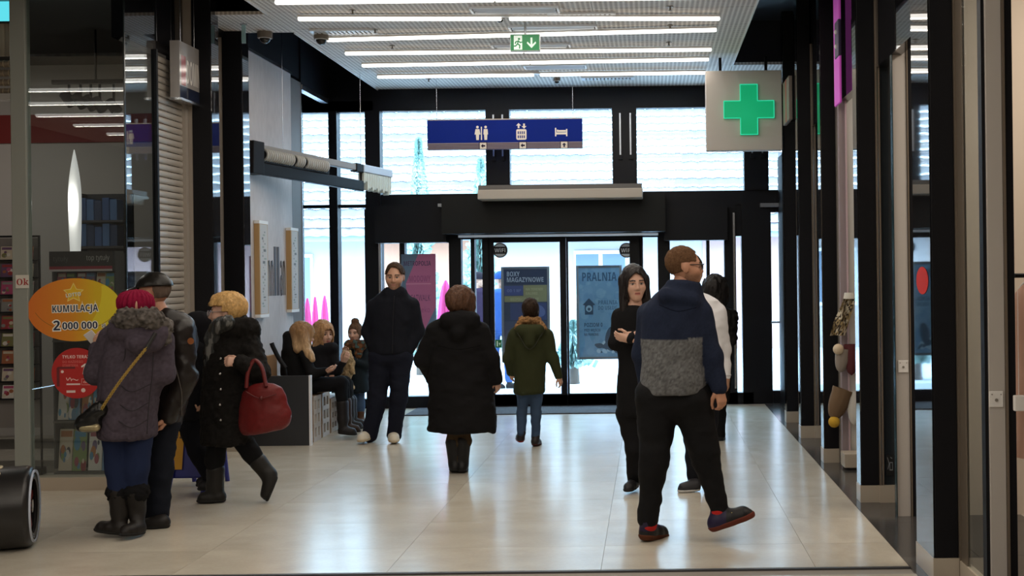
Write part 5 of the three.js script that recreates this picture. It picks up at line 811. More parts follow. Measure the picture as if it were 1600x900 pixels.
const cloth = (r = 0.85, o = {}) => M(0xffffff, r, { vertexColors: true, specularIntensity: r > 0.6 ? 0.25 : 0.6, ...o });
const skinM = M(0xffffff, 0.5, { vertexColors: true });
const flat = (c) => () => c;
const speckle = (c, a, fr = 120) => (x, y, z) => { const n = 1 + a * n3(x * fr, y * fr, z * fr); return [c[0] * n, c[1] * n, c[2] * n]; };
// o: d, x (picture column of the base), head, torso, arms, legs, feet, hands
function person(label, o) {
  const base = at(o.x, 600, o.d); base.y = 0;
  const P = (a) => (a.isVector3 ? a : at(a[0], a[1], o.d - (a[2] || 0)).sub(base)), s = F / o.d;
  const t = thing('person', label, 'person', base), R = { t, P, s };
  const lv = (list) => list.map(([y, cx, hw, rz, dz = 0]) => { const p = P([cx, y, dz]); return [p.y, p.x, p.z, hw / s, rz]; });
  R.lv = lv; R.head = o.head && headOf(P([o.head[0], o.head[1], o.head[6] || 0]), o.head[2], o.head[3], o.head[4], o.head[5], o.face || {});
  const arms = (o.arms || []).map((a) => ({ p: a.slice(0, 3).map(P), r: a[3] || [0.055, 0.046, 0.036] })), legs = (o.legs || []).map((a) => ({ p: a.slice(0, 3).map(P), r: a[3] || [0.085, 0.062, 0.045] }));
  const T = loft(lv(o.torso), o.hem || 0.04), core = [];
  // the body itself: one surface
  const thin = o.thin || 0.028; core.push(loft(lv(o.torso.filter((l) => !o.waist || l[0] <= o.waist + 2)), 0.05, thin));
  if (R.head) { const n0 = R.head.out(0, -0.06, -0.012), tp = lv([o.torso[0]])[0]; core.push(limb(n0, V3(tp[1], tp[0] - 0.06, tp[2]), 0.05 * R.head.k, 0.06 * R.head.k)); }
  arms.forEach((a) => core.push(limb(a.p[0], a.p[1], Math.max(0.02, a.r[0] - 0.016), Math.max(0.02, a.r[1] - 0.014)), limb(a.p[1], a.p[2], Math.max(0.02, a.r[1] - 0.014), 0.023)));
  legs.forEach((a) => core.push(limb(a.p[0], a.p[1], a.r[0] - 0.02, a.r[1] - 0.018), limb(a.p[1], a.p[2], a.r[1] - 0.018, Math.max(0.022, a.r[2] - 0.018))));
  const geos = [surf(join(core, 0.03), 0.016, flat(o.bodyTone || (o.face && o.face.tone) || skinTone))];
  if (R.head) geos.push(surf(R.head.field, o.fine || 0.0045, R.head.color));
  (o.hands || []).forEach(([i, palm, curl, k, side, dir]) => { const a = arms[i], dd = dir ? V3(...dir) : a.p[2].clone().sub(a.p[1]); geos.push(surf(handOf(a.p[2], dd, V3(...palm), curl, k || 1, side || 1), 0.0042, flat((o.face && o.face.tone) || skinTone))); });
  mesh('body', mergeGeometries(geos), skinM, t);
  // clothes
  if (o.coat) {
    const c = o.coat, sl = arms.flatMap((a) => [limb(a.p[0], a.p[1], a.r[0], a.r[1]), limb(a.p[1], a.p[2], a.r[1], a.r[2])]);
    R.torsoF = T; R.sleeveF = sl.length ? join(sl, 0.02) : null;
    let g = join([T, ...sl, ...(c.add ? c.add(R) : [])], c.k || 0.035);
    g = folds(g, c.amp || 0.006, c.fx || 13, c.fy || 9, c.fz || 13, o.x, c.extra && c.extra(R)); if (c.cut) g = cutBy(g, c.cut(R));
    R.coat = mesh(c.name || 'coat', surf(g, c.h || 0.0105, c.color ? c.color(R) : flat(c.c)), c.m || cloth(), t);
  }
  if (legs.length && o.trousers) {
    const c = o.trousers, ps = legs.flatMap((a) => [limb(a.p[0], a.p[1], a.r[0], a.r[1]), limb(a.p[1], a.p[2], a.r[1], a.r[2])]);
    if (legs.length > 1) ps.push(limb(legs[0].p[0], legs[1].p[0], legs[0].r[0] * 1.05, legs[1].r[0] * 1.05)); if (c.add) ps.push(...c.add(R));
    let g = folds(join(ps, c.k || 0.03), c.amp || 0.006, 9, 16, 9, o.x + 3); if (c.cut) g = cutBy(g, c.cut(R)); mesh(c.name || 'trousers', surf(g, c.h || 0.0105, flat(c.c)), c.m || cloth(), t);
  }
  (o.feet || []).forEach(([heel, toe, f]) => {
    const leg = f.leg === undefined ? null : legs[f.leg], fo = footOf(P(heel), P(toe), f.ankle ? P(f.ankle) : leg.p[2], { ...f.shape, top: f.top ? P(f.top) : null });
    const b = mesh(f.name || 'shoe', surf(fo.upper, 0.0055, f.color || flat(f.c)), f.m || cloth(0.5), t); mesh('sole', surf(fo.sole, 0.006, flat(f.sc || [0.02, 0.02, 0.02])), cloth(0.7), b);
  });
  return R;
}
const blk = [0.0075, 0.0075, 0.0085];

// --- man in the two-tone hooded sweater
{
  const navy = [0.014, 0.020, 0.042], grey = [0.125, 0.128, 0.133];
  const R = person('man in a navy and grey hooded sweater striding right in the foreground', { d: 7.07, x: 1055, hem: 0.014, head: [1069, 417, 0.25, 102, 0, 0], face: { tone: [0.50, 0.25, 0.155], beard: 0.6, brow: [0.09, 0.055, 0.03] },
    torso: [[440, 1068, 27, 0.11], [462, 1060, 40, 0.13], [484, 1056, 52, 0.15], [520, 1055, 53, 0.17], [560, 1053, 51, 0.175], [595, 1052, 52, 0.18], [615, 1052, 51, 0.175]], waist: 615,
    arms: [[[1094, 490, 0.02], [1111, 556, 0.04], [1123, 606, 0.06], [0.078, 0.066, 0.052]], [[1014, 492, -0.06], [1004, 552, -0.12], [1008, 598, -0.16], [0.075, 0.064, 0.05]]],
    legs: [[[1027, 622], [1022, 718, 0.04], [1012, 812, 0.02], [0.135, 0.09, 0.06]], [[1080, 624], [1103, 712], [1124, 797], [0.13, 0.088, 0.058]]],
    hands: [[0, [-0.6, 0, -0.8], 0.75, 1.0, -1], [1, [0.6, 0, 0.6], 0.7, 1.0, 1]],
    coat: { name: 'hooded_sweater', amp: 0.006, add: (R) => [limb(R.P([1040, 462, 0.12]), R.P([1082, 468, 0.1]), 0.05, 0.045), limb(R.P([1050, 446, 0.05]), R.P([1086, 452, 0.06]), 0.035, 0.03)], color: (R) => (x, y, z) => { const torso = R.torsoF.f(x, y, z) < R.sleeveF.f(x, y, z) - 0.012 && y < R.P([1050, 528]).y + 0.004 * Math.sin(x * 9); const n = 1 + 0.55 * n3(x * 130, y * 130, z * 130); return torso ? grey.map((v) => v * n) : navy.map((v) => v * (1 + 0.2 * n3(x * 150, y * 150, z * 150))); } },
    trousers: { c: blk, amp: 0.008, m: cloth(0.75) },
    feet: [[[1005, 845, 0.05], [1038, 842, -0.2], { leg: 0, shape: { w: 0.053, sole: 0.036, h: 1.25, leg: 0.055 }, sc: [0.09, 0.03, 0.015], color: (x, y, z) => (y > 0.07 ? [0.014, 0.009, 0.04] : [0.008, 0.008, 0.01]) }], [[1112, 832, 0.02], [1179, 807, 0.03], { leg: 1, shape: { w: 0.053, sole: 0.036, h: 1.25, leg: 0.055 }, sc: [0.12, 0.03, 0.02], color: (x, y, z) => (x > 0.3 ? [0.008, 0.008, 0.01] : [0.014, 0.009, 0.04]) }]] });
  mesh('hair', surf(hairOf(R.head, 0.005, menOpen(0.1), [], 0.003, 90), 0.005, speckle([0.105, 0.055, 0.028], 0.4, 200)), cloth(0.8), R.t);
  // red lining at the heels, cuffs
  for (const [a, b] of [[[1006, 806, 0.02], [1022, 806, 0.02]], [[1113, 796], [1129, 794]]]) mesh('sock', surf(join([limb(R.P([a[0] + 8, a[1] + 14, 0.015]), R.P([b[0] - 6, b[1] + 6, 0.015]), 0.05, 0.048)]), 0.007, flat([0.4, 0.02, 0.018])), cloth(), R.t);
  const o = R.head.out, gl = M(lin(0.02, 0.02, 0.022), 0.3), g = mesh('glasses', mergeGeometries([tube([o(0.074, 0.012, -0.01), o(0.075, 0.012, 0.04), o(0.066, 0.012, 0.1)], 0.0028), tube([o(-0.074, 0.012, -0.01), o(-0.075, 0.012, 0.04), o(-0.066, 0.012, 0.1)], 0.0028), tube([o(0.066, 0.014, 0.1), o(0.03, 0.016, 0.114), o(0, 0.012, 0.116), o(-0.03, 0.016, 0.114), o(-0.066, 0.014, 0.1)], 0.003)]), gl, R.t);
  for (const s of [-1, 1]) { const pts = []; for (let i = 0; i < 14; i++) { const a = i / 14 * 6.283; pts.push(o(s * 0.034 + 0.026 * Math.cos(a), 0.0 + 0.017 * Math.sin(a), 0.108 - Math.abs(0.034 + s * 0.026 * Math.cos(a)) * 0.12)); } mesh('rim', tube(pts, 0.0025, 40, 6, true), gl, g); }
  mesh('hood_seam', tube([R.P([1030, 476, 0.2]), R.P([1058, 486, 0.22]), R.P([1088, 480, 0.19])], 0.004, 24, 6), M(lin(0.008, 0.011, 0.022), 0.9, { specularIntensity: 0.1 }), R.t);
  mesh('laces', mergeGeometries([0, 1, 2, 3].map((i) => tube([R.P([1143 + i * 7, 802 + i * 1.2, 0.07]), R.P([1146 + i * 7, 797 + i * 1.5, 0.04]), R.P([1150 + i * 7, 801 + i * 1.5, 0])], 0.0035, 8, 5))), M(lin(0.35, 0.3, 0.12), 0.8), R.t);
}
// --- young woman in black with crossed arms
{
  const R = person('young woman in black with long dark hair and folded arms', { d: 8.68, x: 990, head: [991, 443, 0.262, 14, 3, 2], face: { female: true, tone: [0.56, 0.33, 0.24], brow: [0.02, 0.014, 0.012] },
    torso: [[474, 991, 12, 0.06], [485, 989, 25, 0.085], [505, 987, 27, 0.10], [540, 987, 25, 0.11], [565, 988, 23, 0.105], [600, 989, 26, 0.125], [635, 990, 27, 0.13], [650, 990, 26, 0.125]],
    arms: [[[966, 494], [961, 536, 0.05], [992, 524, 0.17], [0.052, 0.046, 0.034]], [[1010, 494], [1018, 536, 0.06], [985, 530, 0.2], [0.052, 0.044, 0.036]]],
    legs: [[[981, 645], [990, 700, 0.02], [990, 752, -0.04], [0.085, 0.062, 0.048]], [[1003, 645], [1008, 700, 0.0], [1010, 760, 0.05], [0.085, 0.062, 0.048]]],
    hands: [[0, [0, 0.3, -1], 0.35, 0.9, 1, [1, -0.05, 0.1]], [1, [0.1, 0.4, -1], 0.5, 0.9, -1, [-1, 0.2, -0.1]]],
    coat: { name: 'jacket', c: blk }, trousers: { c: blk },
    feet: [[[994, 762, -0.08], [979, 769, 0.12], { leg: 0, c: [0.012, 0.012, 0.014], shape: { w: 0.037 } }], [[1012, 775, 0], [1008, 779, 0.22], { leg: 1, c: [0.012, 0.012, 0.014], shape: { w: 0.037 } }]] });
  mesh('forearm_skin', surf(join([limb(R.P([978, 526, 0.16]), R.P([1004, 523, 0.2]), 0.036, 0.033)]), 0.006, flat([0.56, 0.33, 0.24])), skinM, R.t);
  const o = R.head.out; mesh('hair', surf(hairOf(R.head, 0.016, faceOpen(0.078, 0.066), [limb(o(-0.075, 0.03, -0.01), o(-0.085, -0.19, 0.02), 0.04, 0.032), limb(o(0.075, 0.03, -0.01), o(0.085, -0.19, 0.02), 0.04, 0.03), limb(o(-0.05, 0.0, -0.06), o(-0.05, -0.22, -0.06), 0.055, 0.04), limb(o(0.05, 0.0, -0.06), o(0.05, -0.22, -0.06), 0.055, 0.04)].map((p) => p)), 0.006, speckle([0.012, 0.009, 0.009], 0.4, 150)), cloth(0.45), R.t);
}
// --- person in white jacket, mostly behind the man
{
  const R = person('person in a white jacket walking behind the man in the hooded sweater', { d: 8.66, x: 1098, head: [1080, 424, 0.25, 165, 0, 0], face: { tone: [0.5, 0.28, 0.18] },
    torso: [[456, 1086, 16, 0.07], [470, 1096, 27, 0.095], [500, 1100, 33, 0.12], [540, 1100, 33, 0.125], [580, 1098, 33, 0.13], [598, 1098, 33, 0.13]],
    arms: [[[1124, 486], [1132, 545, -0.02], [1134, 588, 0.02], [0.055, 0.047, 0.038]], [[1076, 490, -0.05], [1070, 545, -0.1], [1072, 590, -0.12], [0.055, 0.047, 0.038]]],
    legs: [[[1085, 602], [1082, 680, 0.03], [1084, 748, -0.05], [0.09, 0.066, 0.05]], [[1108, 602], [1106, 685, -0.05], [1106, 745, -0.1], [0.09, 0.066, 0.05]]],
    hands: [[0, [-0.8, 0, -0.5], 0.6, 0.95, -1], [1, [0.8, 0, -0.4], 0.6, 0.95, 1]],
    coat: { name: 'jacket', c: [0.84, 0.84, 0.87], amp: 0.006, fx: 9, fy: 20, fz: 9 }, trousers: { c: [0.012, 0.013, 0.018] },
    feet: [[[1092, 767, 0], [1061, 769, 0.03], { leg: 0, c: [0.03, 0.03, 0.035], sc: [0.6, 0.6, 0.6], shape: { w: 0.04 } }], [[1108, 757, -0.14], [1106, 760, 0.1], { leg: 1, c: [0.03, 0.03, 0.035], sc: [0.6, 0.6, 0.6], shape: { w: 0.04 } }]] });
  mesh('hair', surf(hairOf(R.head, 0.01, menOpen(0.075)), 0.007, flat([0.04, 0.025, 0.016])), cloth(0.8), R.t);
  mesh('cuff', new THREE.TorusGeometry(0.036, 0.006, 8, 20).rotateX(Math.PI / 2), M(lin(0.6, 0.6, 0.64), 0.8), R.t, R.P([1134, 586, 0.02]));
}
// --- person with bushy black hair beyond
{
  const R = person('person with bushy black hair and dark furry coat seen beyond the white jacket', { d: 11.3, x: 1120, head: [1118, 457, 0.24, 160, 0, 0], face: { tone: [0.5, 0.28, 0.18] },
    torso: [[478, 1120, 12, 0.07], [487, 1124, 24, 0.11], [505, 1124, 26, 0.13], [540, 1122, 23, 0.13], [590, 1120, 22, 0.14], [630, 1119, 20, 0.14]],
    arms: [[[1143, 494], [1142, 530, 0.04], [1128, 545, -0.14], [0.06, 0.055, 0.045]], [[1104, 494], [1100, 530, 0.02], [1110, 545, -0.14], [0.06, 0.055, 0.045]]],
    legs: [[[1112, 628], [1112, 655], [1112, 682], [0.075, 0.06, 0.05]], [[1124, 628], [1124, 655], [1125, 680], [0.075, 0.06, 0.05]]], hands: [[0, [-0.6, 0, 0.4], 0.6, 0.9, 1], [1, [0.6, 0, 0.4], 0.6, 0.9, -1]],
    coat: { c: [0.014, 0.012, 0.011], amp: 0.014, fx: 40, fy: 40, fz: 40 }, trousers: { c: blk },
    feet: [[[1112, 690, 0.04], [1112, 687, -0.2], { leg: 0, c: blk }], [[1125, 690, 0.04], [1127, 687, -0.2], { leg: 1, c: blk }]] });
  const o = R.head.out; mesh('hair', surf(hairOf(R.head, 0.055, faceOpen(0.05, 0.06), [limb(o(-0.05, 0, -0.07), o(-0.06, -0.14, -0.08), 0.06, 0.05), limb(o(0.05, 0, -0.07), o(0.06, -0.14, -0.08), 0.06, 0.05)], 0.012, 45), 0.008, speckle([0.01, 0.008, 0.008], 0.4)), cloth(0.6), R.t);
}
// --- woman in the long black coat, walking away in the middle
{
  const R = person('woman in a long black hooded coat walking away in the middle', { d: 9.64, x: 716, head: [721, 474, 0.25, 142, -4, 0], face: { female: true, tone: [0.55, 0.31, 0.21] },
    torso: [[490, 718, 22, 0.1], [504, 716, 38, 0.13], [530, 715, 45, 0.16], [565, 716, 47, 0.18], [600, 719, 50, 0.2], [640, 722, 53, 0.215], [668, 722, 54, 0.22], [674, 722, 53, 0.22]],
    arms: [[[679, 518, 0.03], [661, 562, 0.02], [675, 592, -0.15], [0.078, 0.072, 0.056]], [[752, 518, 0.03], [767, 562, 0.02], [775, 592, -0.02], [0.078, 0.07, 0.055]]],
    legs: [[[712, 655], [710, 690], [712, 725], [0.07, 0.062, 0.055]], [[725, 655], [724, 690], [721, 725], [0.07, 0.062, 0.055]]], hands: [[1, [-0.7, 0, -0.4], 0.7, 0.92, -1], [0, [0.7, 0, -0.4], 0.7, 0.92, 1]],
    coat: { c: [0.0075, 0.0072, 0.008], amp: 0.009, fx: 7, fy: 14, fz: 7, add: (R) => [limb(R.P([700, 500, 0.12]), R.P([738, 500, 0.1]), 0.07, 0.065), limb(R.P([716, 520, 0.15]), R.P([720, 498, 0.12]), 0.07, 0.06), limb(R.P([762, 662, 0.05]), R.P([771, 674, 0.05]), 0.05, 0.02)] },
    trousers: { c: [0.055, 0.035, 0.018], name: 'skirt' },
    feet: [[[711, 737, 0.08], [711, 734, -0.17], { leg: 0, name: 'boot', c: blk, top: [709, 692, 0.01], shape: { w: 0.044, leg: 0.058, topR: 0.068 } }], [[722, 738, 0.08], [723, 735, -0.17], { leg: 1, name: 'boot', c: blk, top: [723, 690, 0.01], shape: { w: 0.044, leg: 0.058, topR: 0.068 } }]] });
  mesh('hair', surf(hairOf(R.head, 0.026, faceOpen(0.055, 0.068, -0.085), [], 0.008, 55), 0.0065, speckle([0.085, 0.04, 0.022], 0.45, 120)), cloth(0.6), R.t);
  mesh('shoulder_seam', tube([R.P([684, 540, 0.2]), R.P([716, 546, 0.24]), R.P([750, 540, 0.2])], 0.004, 24, 6), M(lin(0.005, 0.005, 0.005), 0.9, { specularIntensity: 0.1 }), R.t);
}
// --- child in the green parka
{
  const R = person('child in an olive green parka with fur-edged hood walking to the doors', { d: 11.08, x: 828, head: [829, 485, 0.215, 178, 0, 0], face: { tone: [0.55, 0.31, 0.21] },
    torso: [[502, 828, 13, 0.07], [512, 828, 25, 0.10], [530, 829, 31, 0.12], [560, 828, 27, 0.13], [590, 828, 25, 0.13], [616, 828, 25, 0.135]],
    arms: [[[803, 524], [794, 560], [798, 582, -0.05], [0.058, 0.05, 0.04]], [[855, 524], [864, 560], [873, 588, -0.02], [0.058, 0.05, 0.04]]],
    legs: [[[818, 612], [815, 645], [815, 676, 0.05], [0.06, 0.05, 0.042]], [[838, 612], [838, 645], [837, 682], [0.06, 0.05, 0.042]]], hands: [[0, [0.8, 0, -0.4], 0.6, 0.78, 1], [1, [-0.8, 0, -0.4], 0.6, 0.78, -1]],
    coat: { name: 'parka', c: [0.034, 0.038, 0.016], amp: 0.006, add: (R) => [limb(R.P([815, 516, 0.12]), R.P([842, 516, 0.12]), 0.06, 0.06), limb(R.P([828, 534, 0.15]), R.P([828, 520, 0.14]), 0.06, 0.06)] },
    trousers: { c: [0.045, 0.075, 0.13], amp: 0.006, h: 0.009, name: 'jeans' },
    feet: [[[814, 692, 0.06], [812, 686, -0.13], { leg: 0, c: [0.02, 0.014, 0.016], sc: [0.22, 0.03, 0.025], shape: { w: 0.038 } }], [[835, 697, 0.06], [841, 695, -0.13], { leg: 1, c: [0.02, 0.016, 0.016], sc: [0.06, 0.02, 0.018], shape: { w: 0.038 } }]] });
  mesh('hair', surf(hairOf(R.head, 0.016, (a, b, e) => Math.max(faceOpen(0.06, 0.066)(a, b, e), -0.1 - b), [], 0.005, 60), 0.0065, speckle([0.03, 0.018, 0.012], 0.4)), cloth(0.7), R.t);
  mesh('fur_trim', surf(folds(join([limb(R.P([809, 512, 0.1]), R.P([816, 501, 0.08]), 0.035, 0.035), limb(R.P([816, 501, 0.08]), R.P([840, 501, 0.08]), 0.035, 0.035), limb(R.P([840, 501, 0.08]), R.P([848, 512, 0.1]), 0.035, 0.035)], 0.02), 0.012, 50, 50, 50), 0.007, speckle([0.26, 0.14, 0.06], 0.6, 90)), cloth(0.95), R.t);
  mesh('hood_seam', tube([R.P([808, 520, 0.19]), R.P([828, 546, 0.26]), R.P([848, 520, 0.19])], 0.004, 24, 6), M(lin(0.016, 0.017, 0.008), 0.9), R.t);
}
// --- standing man in dark navy
{
  const R = person('man in dark navy jacket and white shoes standing with hands in pockets', { d: 11.46, x: 604, head: [617, 433, 0.27, 4, 4, 0], face: { tone: [0.52, 0.28, 0.18], beard: 0.6, brow: [0.05, 0.028, 0.016] },
    torso: [[452, 616, 14, 0.075], [460, 615, 24, 0.1], [470, 614, 33, 0.12], [495, 613, 34, 0.14], [525, 612, 33, 0.135], [548, 611, 34, 0.14], [555, 611, 33, 0.135]],
    arms: [[[584, 478], [575, 518, -0.04], [585, 552, 0.02], [0.068, 0.06, 0.046]], [[645, 478], [654, 518, -0.04], [637, 553, 0.02], [0.068, 0.06, 0.046]]],
    legs: [[[595, 558], [590, 622, 0.02], [578, 680, 0], [0.115, 0.09, 0.075]], [[626, 558], [623, 622, 0.03], [616, 680, 0], [0.115, 0.085, 0.07]]], hands: [[0, [0.9, 0, 0.2], 0.3, 0.95, 1, [0.25, -1, 0]], [1, [-0.9, 0, 0.2], 0.3, 0.95, -1, [-0.25, -1, 0]]],
    coat: { name: 'jacket', c: [0.0095, 0.0105, 0.016], amp: 0.007, add: (R) => [limb(R.P([606, 457, 0.04]), R.P([627, 457, 0.04]), 0.055, 0.055)] },
    trousers: { c: [0.0095, 0.011, 0.02], amp: 0.007 },
    feet: [[[577, 685, -0.05], [563, 691, 0.17], { leg: 0, c: [0.6, 0.55, 0.45], sc: [0.5, 0.42, 0.3], shape: { w: 0.05, sole: 0.028 } }], [[614, 685, -0.06], [616, 692, 0.17], { leg: 1, c: [0.6, 0.55, 0.45], sc: [0.5, 0.42, 0.3], shape: { w: 0.05, sole: 0.028 } }]] });
  mesh('hair', surf(hairOf(R.head, 0.011, menOpen(0.1), [], 0.004, 80), 0.0055, speckle([0.045, 0.025, 0.014], 0.4, 150)), cloth(0.7), R.t);
  mesh('zip', tube([R.P([616, 462, 0.15]), R.P([614, 500, 0.155]), R.P([613, 552, 0.15])], 0.004, 20, 6), M(lin(0.02, 0.02, 0.024), 0.6, { specularIntensity: 0.3 }), R.t);
}
// --- woman in beret and quilted coat
{
  const plum = [0.062, 0.050, 0.066];
  const R = person('woman in a crimson beret and quilted plum-grey coat looking at a phone', { d: 7.37, x: 200, head: [213, 484, 0.245, -158, -6, 0], face: { female: true, tone: [0.55, 0.3, 0.2] },
    torso: [[504, 216, 26, 0.11], [518, 216, 42, 0.14], [545, 212, 50, 0.165], [580, 207, 49, 0.175], [615, 202, 46, 0.175], [650, 199, 45, 0.185], [680, 199, 44, 0.19], [686, 199, 43, 0.185]],
    arms: [[[176, 528], [152, 582, -0.02], [152, 546, -0.22], [0.085, 0.075, 0.052]], [[252, 530], [256, 584, 0.0], [232, 604, -0.12], [0.08, 0.068, 0.05]]],
    legs: [[[182, 665], [184, 730], [188, 800, 0], [0.095, 0.075, 0.06]], [[217, 665], [214, 730], [213, 796, -0.04], [0.095, 0.075, 0.06]]],
    hands: [[0, [0.5, 0.2, -0.9], 0.45, 0.9, -1, [-0.15, 1, -0.25]], [1, [-0.4, 0.2, -0.6], 0.6, 0.9, 1]],
    coat: { amp: 0.005, color: () => speckle(plum, 0.25, 80), h: 0.009, add: (R) => [limb(R.P([186, 516, 0.12]), R.P([246, 520, 0.11]), 0.075, 0.075), limb(R.P([214, 536, 0.17]), R.P([240, 534, 0.14]), 0.07, 0.06)],
      extra: (R) => (x, y, z) => { const yy = R.P([200, 545]).y; const w = 0.045 * Math.sin(Math.atan2(z, x) * 5), q = Math.abs(Math.sin((y + w) * 30)), low = y < R.P([200, 600]).y ? 1 : 0.35; let d = 0.006 * low * Math.max(0, 0.35 - q) / 0.35; for (const sx of [-0.12, 0.1]) { const s = Math.abs(x - sx - 0.05 * Math.max(0, y - 1)); if (z > 0 && y < yy + 0.08) d += 0.006 * Math.max(0, 1 - s / 0.009); } return d; } },
    trousers: { c: [0.014, 0.022, 0.06], name: 'jeans', cut: (R) => (x, y, z) => y - R.P([200, 778]).y },
    feet: [[[198, 837, 0.04], [148, 829, 0.0], { leg: 0, name: 'boot', c: [0.011, 0.009, 0.008], top: [186, 768, 0], shape: { w: 0.04, leg: 0.055, topR: 0.07, point: 0.45 } }], [[222, 835, -0.02], [190, 838, 0.14], { leg: 1, name: 'boot', c: [0.011, 0.009, 0.008], top: [213, 768, 0], shape: { w: 0.042, leg: 0.055, topR: 0.07, point: 0.5 } }]] });
  mesh('beret', surf(folds(join([egg(R.P([212, 470, 0]), [0.108, 0.072, 0.115]), egg(R.P([213, 480, 0]), [0.095, 0.04, 0.1])], 0.03), 0.004, 30, 10, 30, 1, (x, y, z) => 0.0035 * Math.sin(Math.atan2(z - R.P([212, 470]).z, x - R.P([212, 470]).x) * 24)), 0.006, speckle([0.2, 0.006, 0.032], 0.2)), cloth(0.85), R.t);
  mesh('hair', surf(hairOf(R.head, 0.012, (p, q, e) => Math.max(faceOpen(0.06, 0.062)(p, q, e), q - 0.0)), 0.007, flat([0.05, 0.03, 0.02])), cloth(0.8), R.t);
  mesh('fur_collar', surf(folds(join([limb(R.P([182, 512, 0.06]), R.P([196, 498, 0.16]), 0.055, 0.06), limb(R.P([196, 498, 0.16]), R.P([236, 497, 0.17]), 0.06, 0.06), limb(R.P([236, 497, 0.17]), R.P([254, 512, 0.08]), 0.06, 0.055), limb(R.P([254, 512, 0.08]), R.P([256, 528, 0.1]), 0.055, 0.04)], 0.03), 0.014, 42, 42, 42), 0.007, (x, y, z) => { const n = 0.75 + 0.5 * n3(x * 70, y * 70, z * 70) + 0.3 * n3(x * 14, y * 14, z * 14); return [0.13 * n, 0.115 * n, 0.105 * n]; }), cloth(0.95), R.t);
  for (const [x, y] of [[186, 768], [213, 768]]) mesh('boot_cuff', surf(folds(join([limb(R.P([x - 3, y, 0]), R.P([x + 3, y, 0]), 0.07, 0.07)]), 0.01, 50, 50, 50), 0.008, flat([0.008, 0.008, 0.009])), cloth(0.95), R.t).scale.set(1, 1, 1);
  { // stitched seams on the back of the quilted coat
    const L = [[518, 216, 42, 0.14], [545, 212, 50, 0.165], [580, 207, 49, 0.175], [615, 202, 46, 0.175], [650, 199, 45, 0.185], [680, 199, 44, 0.19]];
    const on = ([x, y]) => { let i = 0; while (i < L.length - 2 && L[i + 1][0] < y) i++; const t = Math.min(1, Math.max(0, (y - L[i][0]) / (L[i + 1][0] - L[i][0]))), v = (q) => L[i][q] * (1 - t) + L[i + 1][q] * t, k = (x - v(1)) / v(2); return R.P([x, y, v(3) * Math.sqrt(Math.max(0.05, 1 - k * k)) + 0.004]); };
    for (const pts of [[[196, 545], [194, 562], [186, 575], [184, 610], [182, 645], [180, 676]], [[240, 548], [238, 585], [234, 620], [231, 655], [230, 678]], [[186, 600], [205, 612], [236, 600]], [[184, 630], [206, 642], [234, 628]], [[182, 656], [206, 668], [232, 655]]]) mesh('seam', tube(pts.map(on), 0.0035, 40, 6), M(lin(0.02, 0.016, 0.022), 0.9), R.t);
  }
  // phone in the hand, bag on a chain
  const ph = thing('mobile_phone', 'pale mobile phone held by the woman in the beret', 'phone', at(146, 530, 7.37 + 0.27)); const pm = mesh('case', new RoundedBoxGeometry(0.062, 0.12, 0.009, 3, 0.004), M(lin(0.6, 0.58, 0.57), 0.3), ph); mesh('glass', new THREE.BoxGeometry(0.056, 0.11, 0.001), M(lin(0.03, 0.03, 0.035), 0.05), ph, [0, 0, -0.0052]); ph.rotation.set(0.3, 0.4, 0.5);
  const bg = thing('chain_handbag', 'black handbag with gold trim hanging on a gold chain behind the coat', 'handbag', at(142, 672, 7.37 - 0.17)), L = (a, b, c) => at(a, b, 7.37 - c).sub(bg.position);
  mesh('body', surf(folds(join([limb(L(134, 658, 0.17), L(156, 640, 0.17), 0.052, 0.055), limb(L(128, 664, 0.17), L(148, 664, 0.17), 0.04, 0.045)], 0.04), 0.004, 20, 20, 20), 0.006, flat([0.009, 0.009, 0.009])), cloth(0.25), bg);
  mesh('gold_panel', surf(join([limb(L(130, 668, 0.2), L(150, 668, 0.2), 0.026, 0.026), limb(L(125, 660, 0.21), L(131, 654, 0.21), 0.012, 0.012)], 0.01), 0.006, flat([0.34, 0.29, 0.17])), cloth(0.3, { metalness: 0.6 }), bg);
  const A = L(158, 640, 0.21), B = L(228, 545, 0.235), dir = B.clone().sub(A), n = 46, lk = new THREE.TorusGeometry(0.0095, 0.0032, 6, 10), gm = M(lin(0.55, 0.38, 0.1), 0.3, { metalness: 0.8 }), links = [];
  for (let i = 0; i < n; i++) { const g = lk.clone(); if (i % 2) g.rotateY(Math.PI / 2); g.scale(0.8, 1.2, 0.8); g.applyQuaternion(new THREE.Quaternion().setFromUnitVectors(V3(0, 1, 0), dir.clone().normalize())); const p = A.clone().addScaledVector(dir, i / (n - 1)); p.z += 0.03 * Math.sin(i / n * 3.14); links.push(g.translate(p.x, p.y, p.z)); }
  mesh('chain', mergeGeometries(links), gm, bg); mesh('strap', rod(B, L(243, 520, 0.2), 0.011), M(lin(0.01, 0.01, 0.01), 0.5), bg);
}
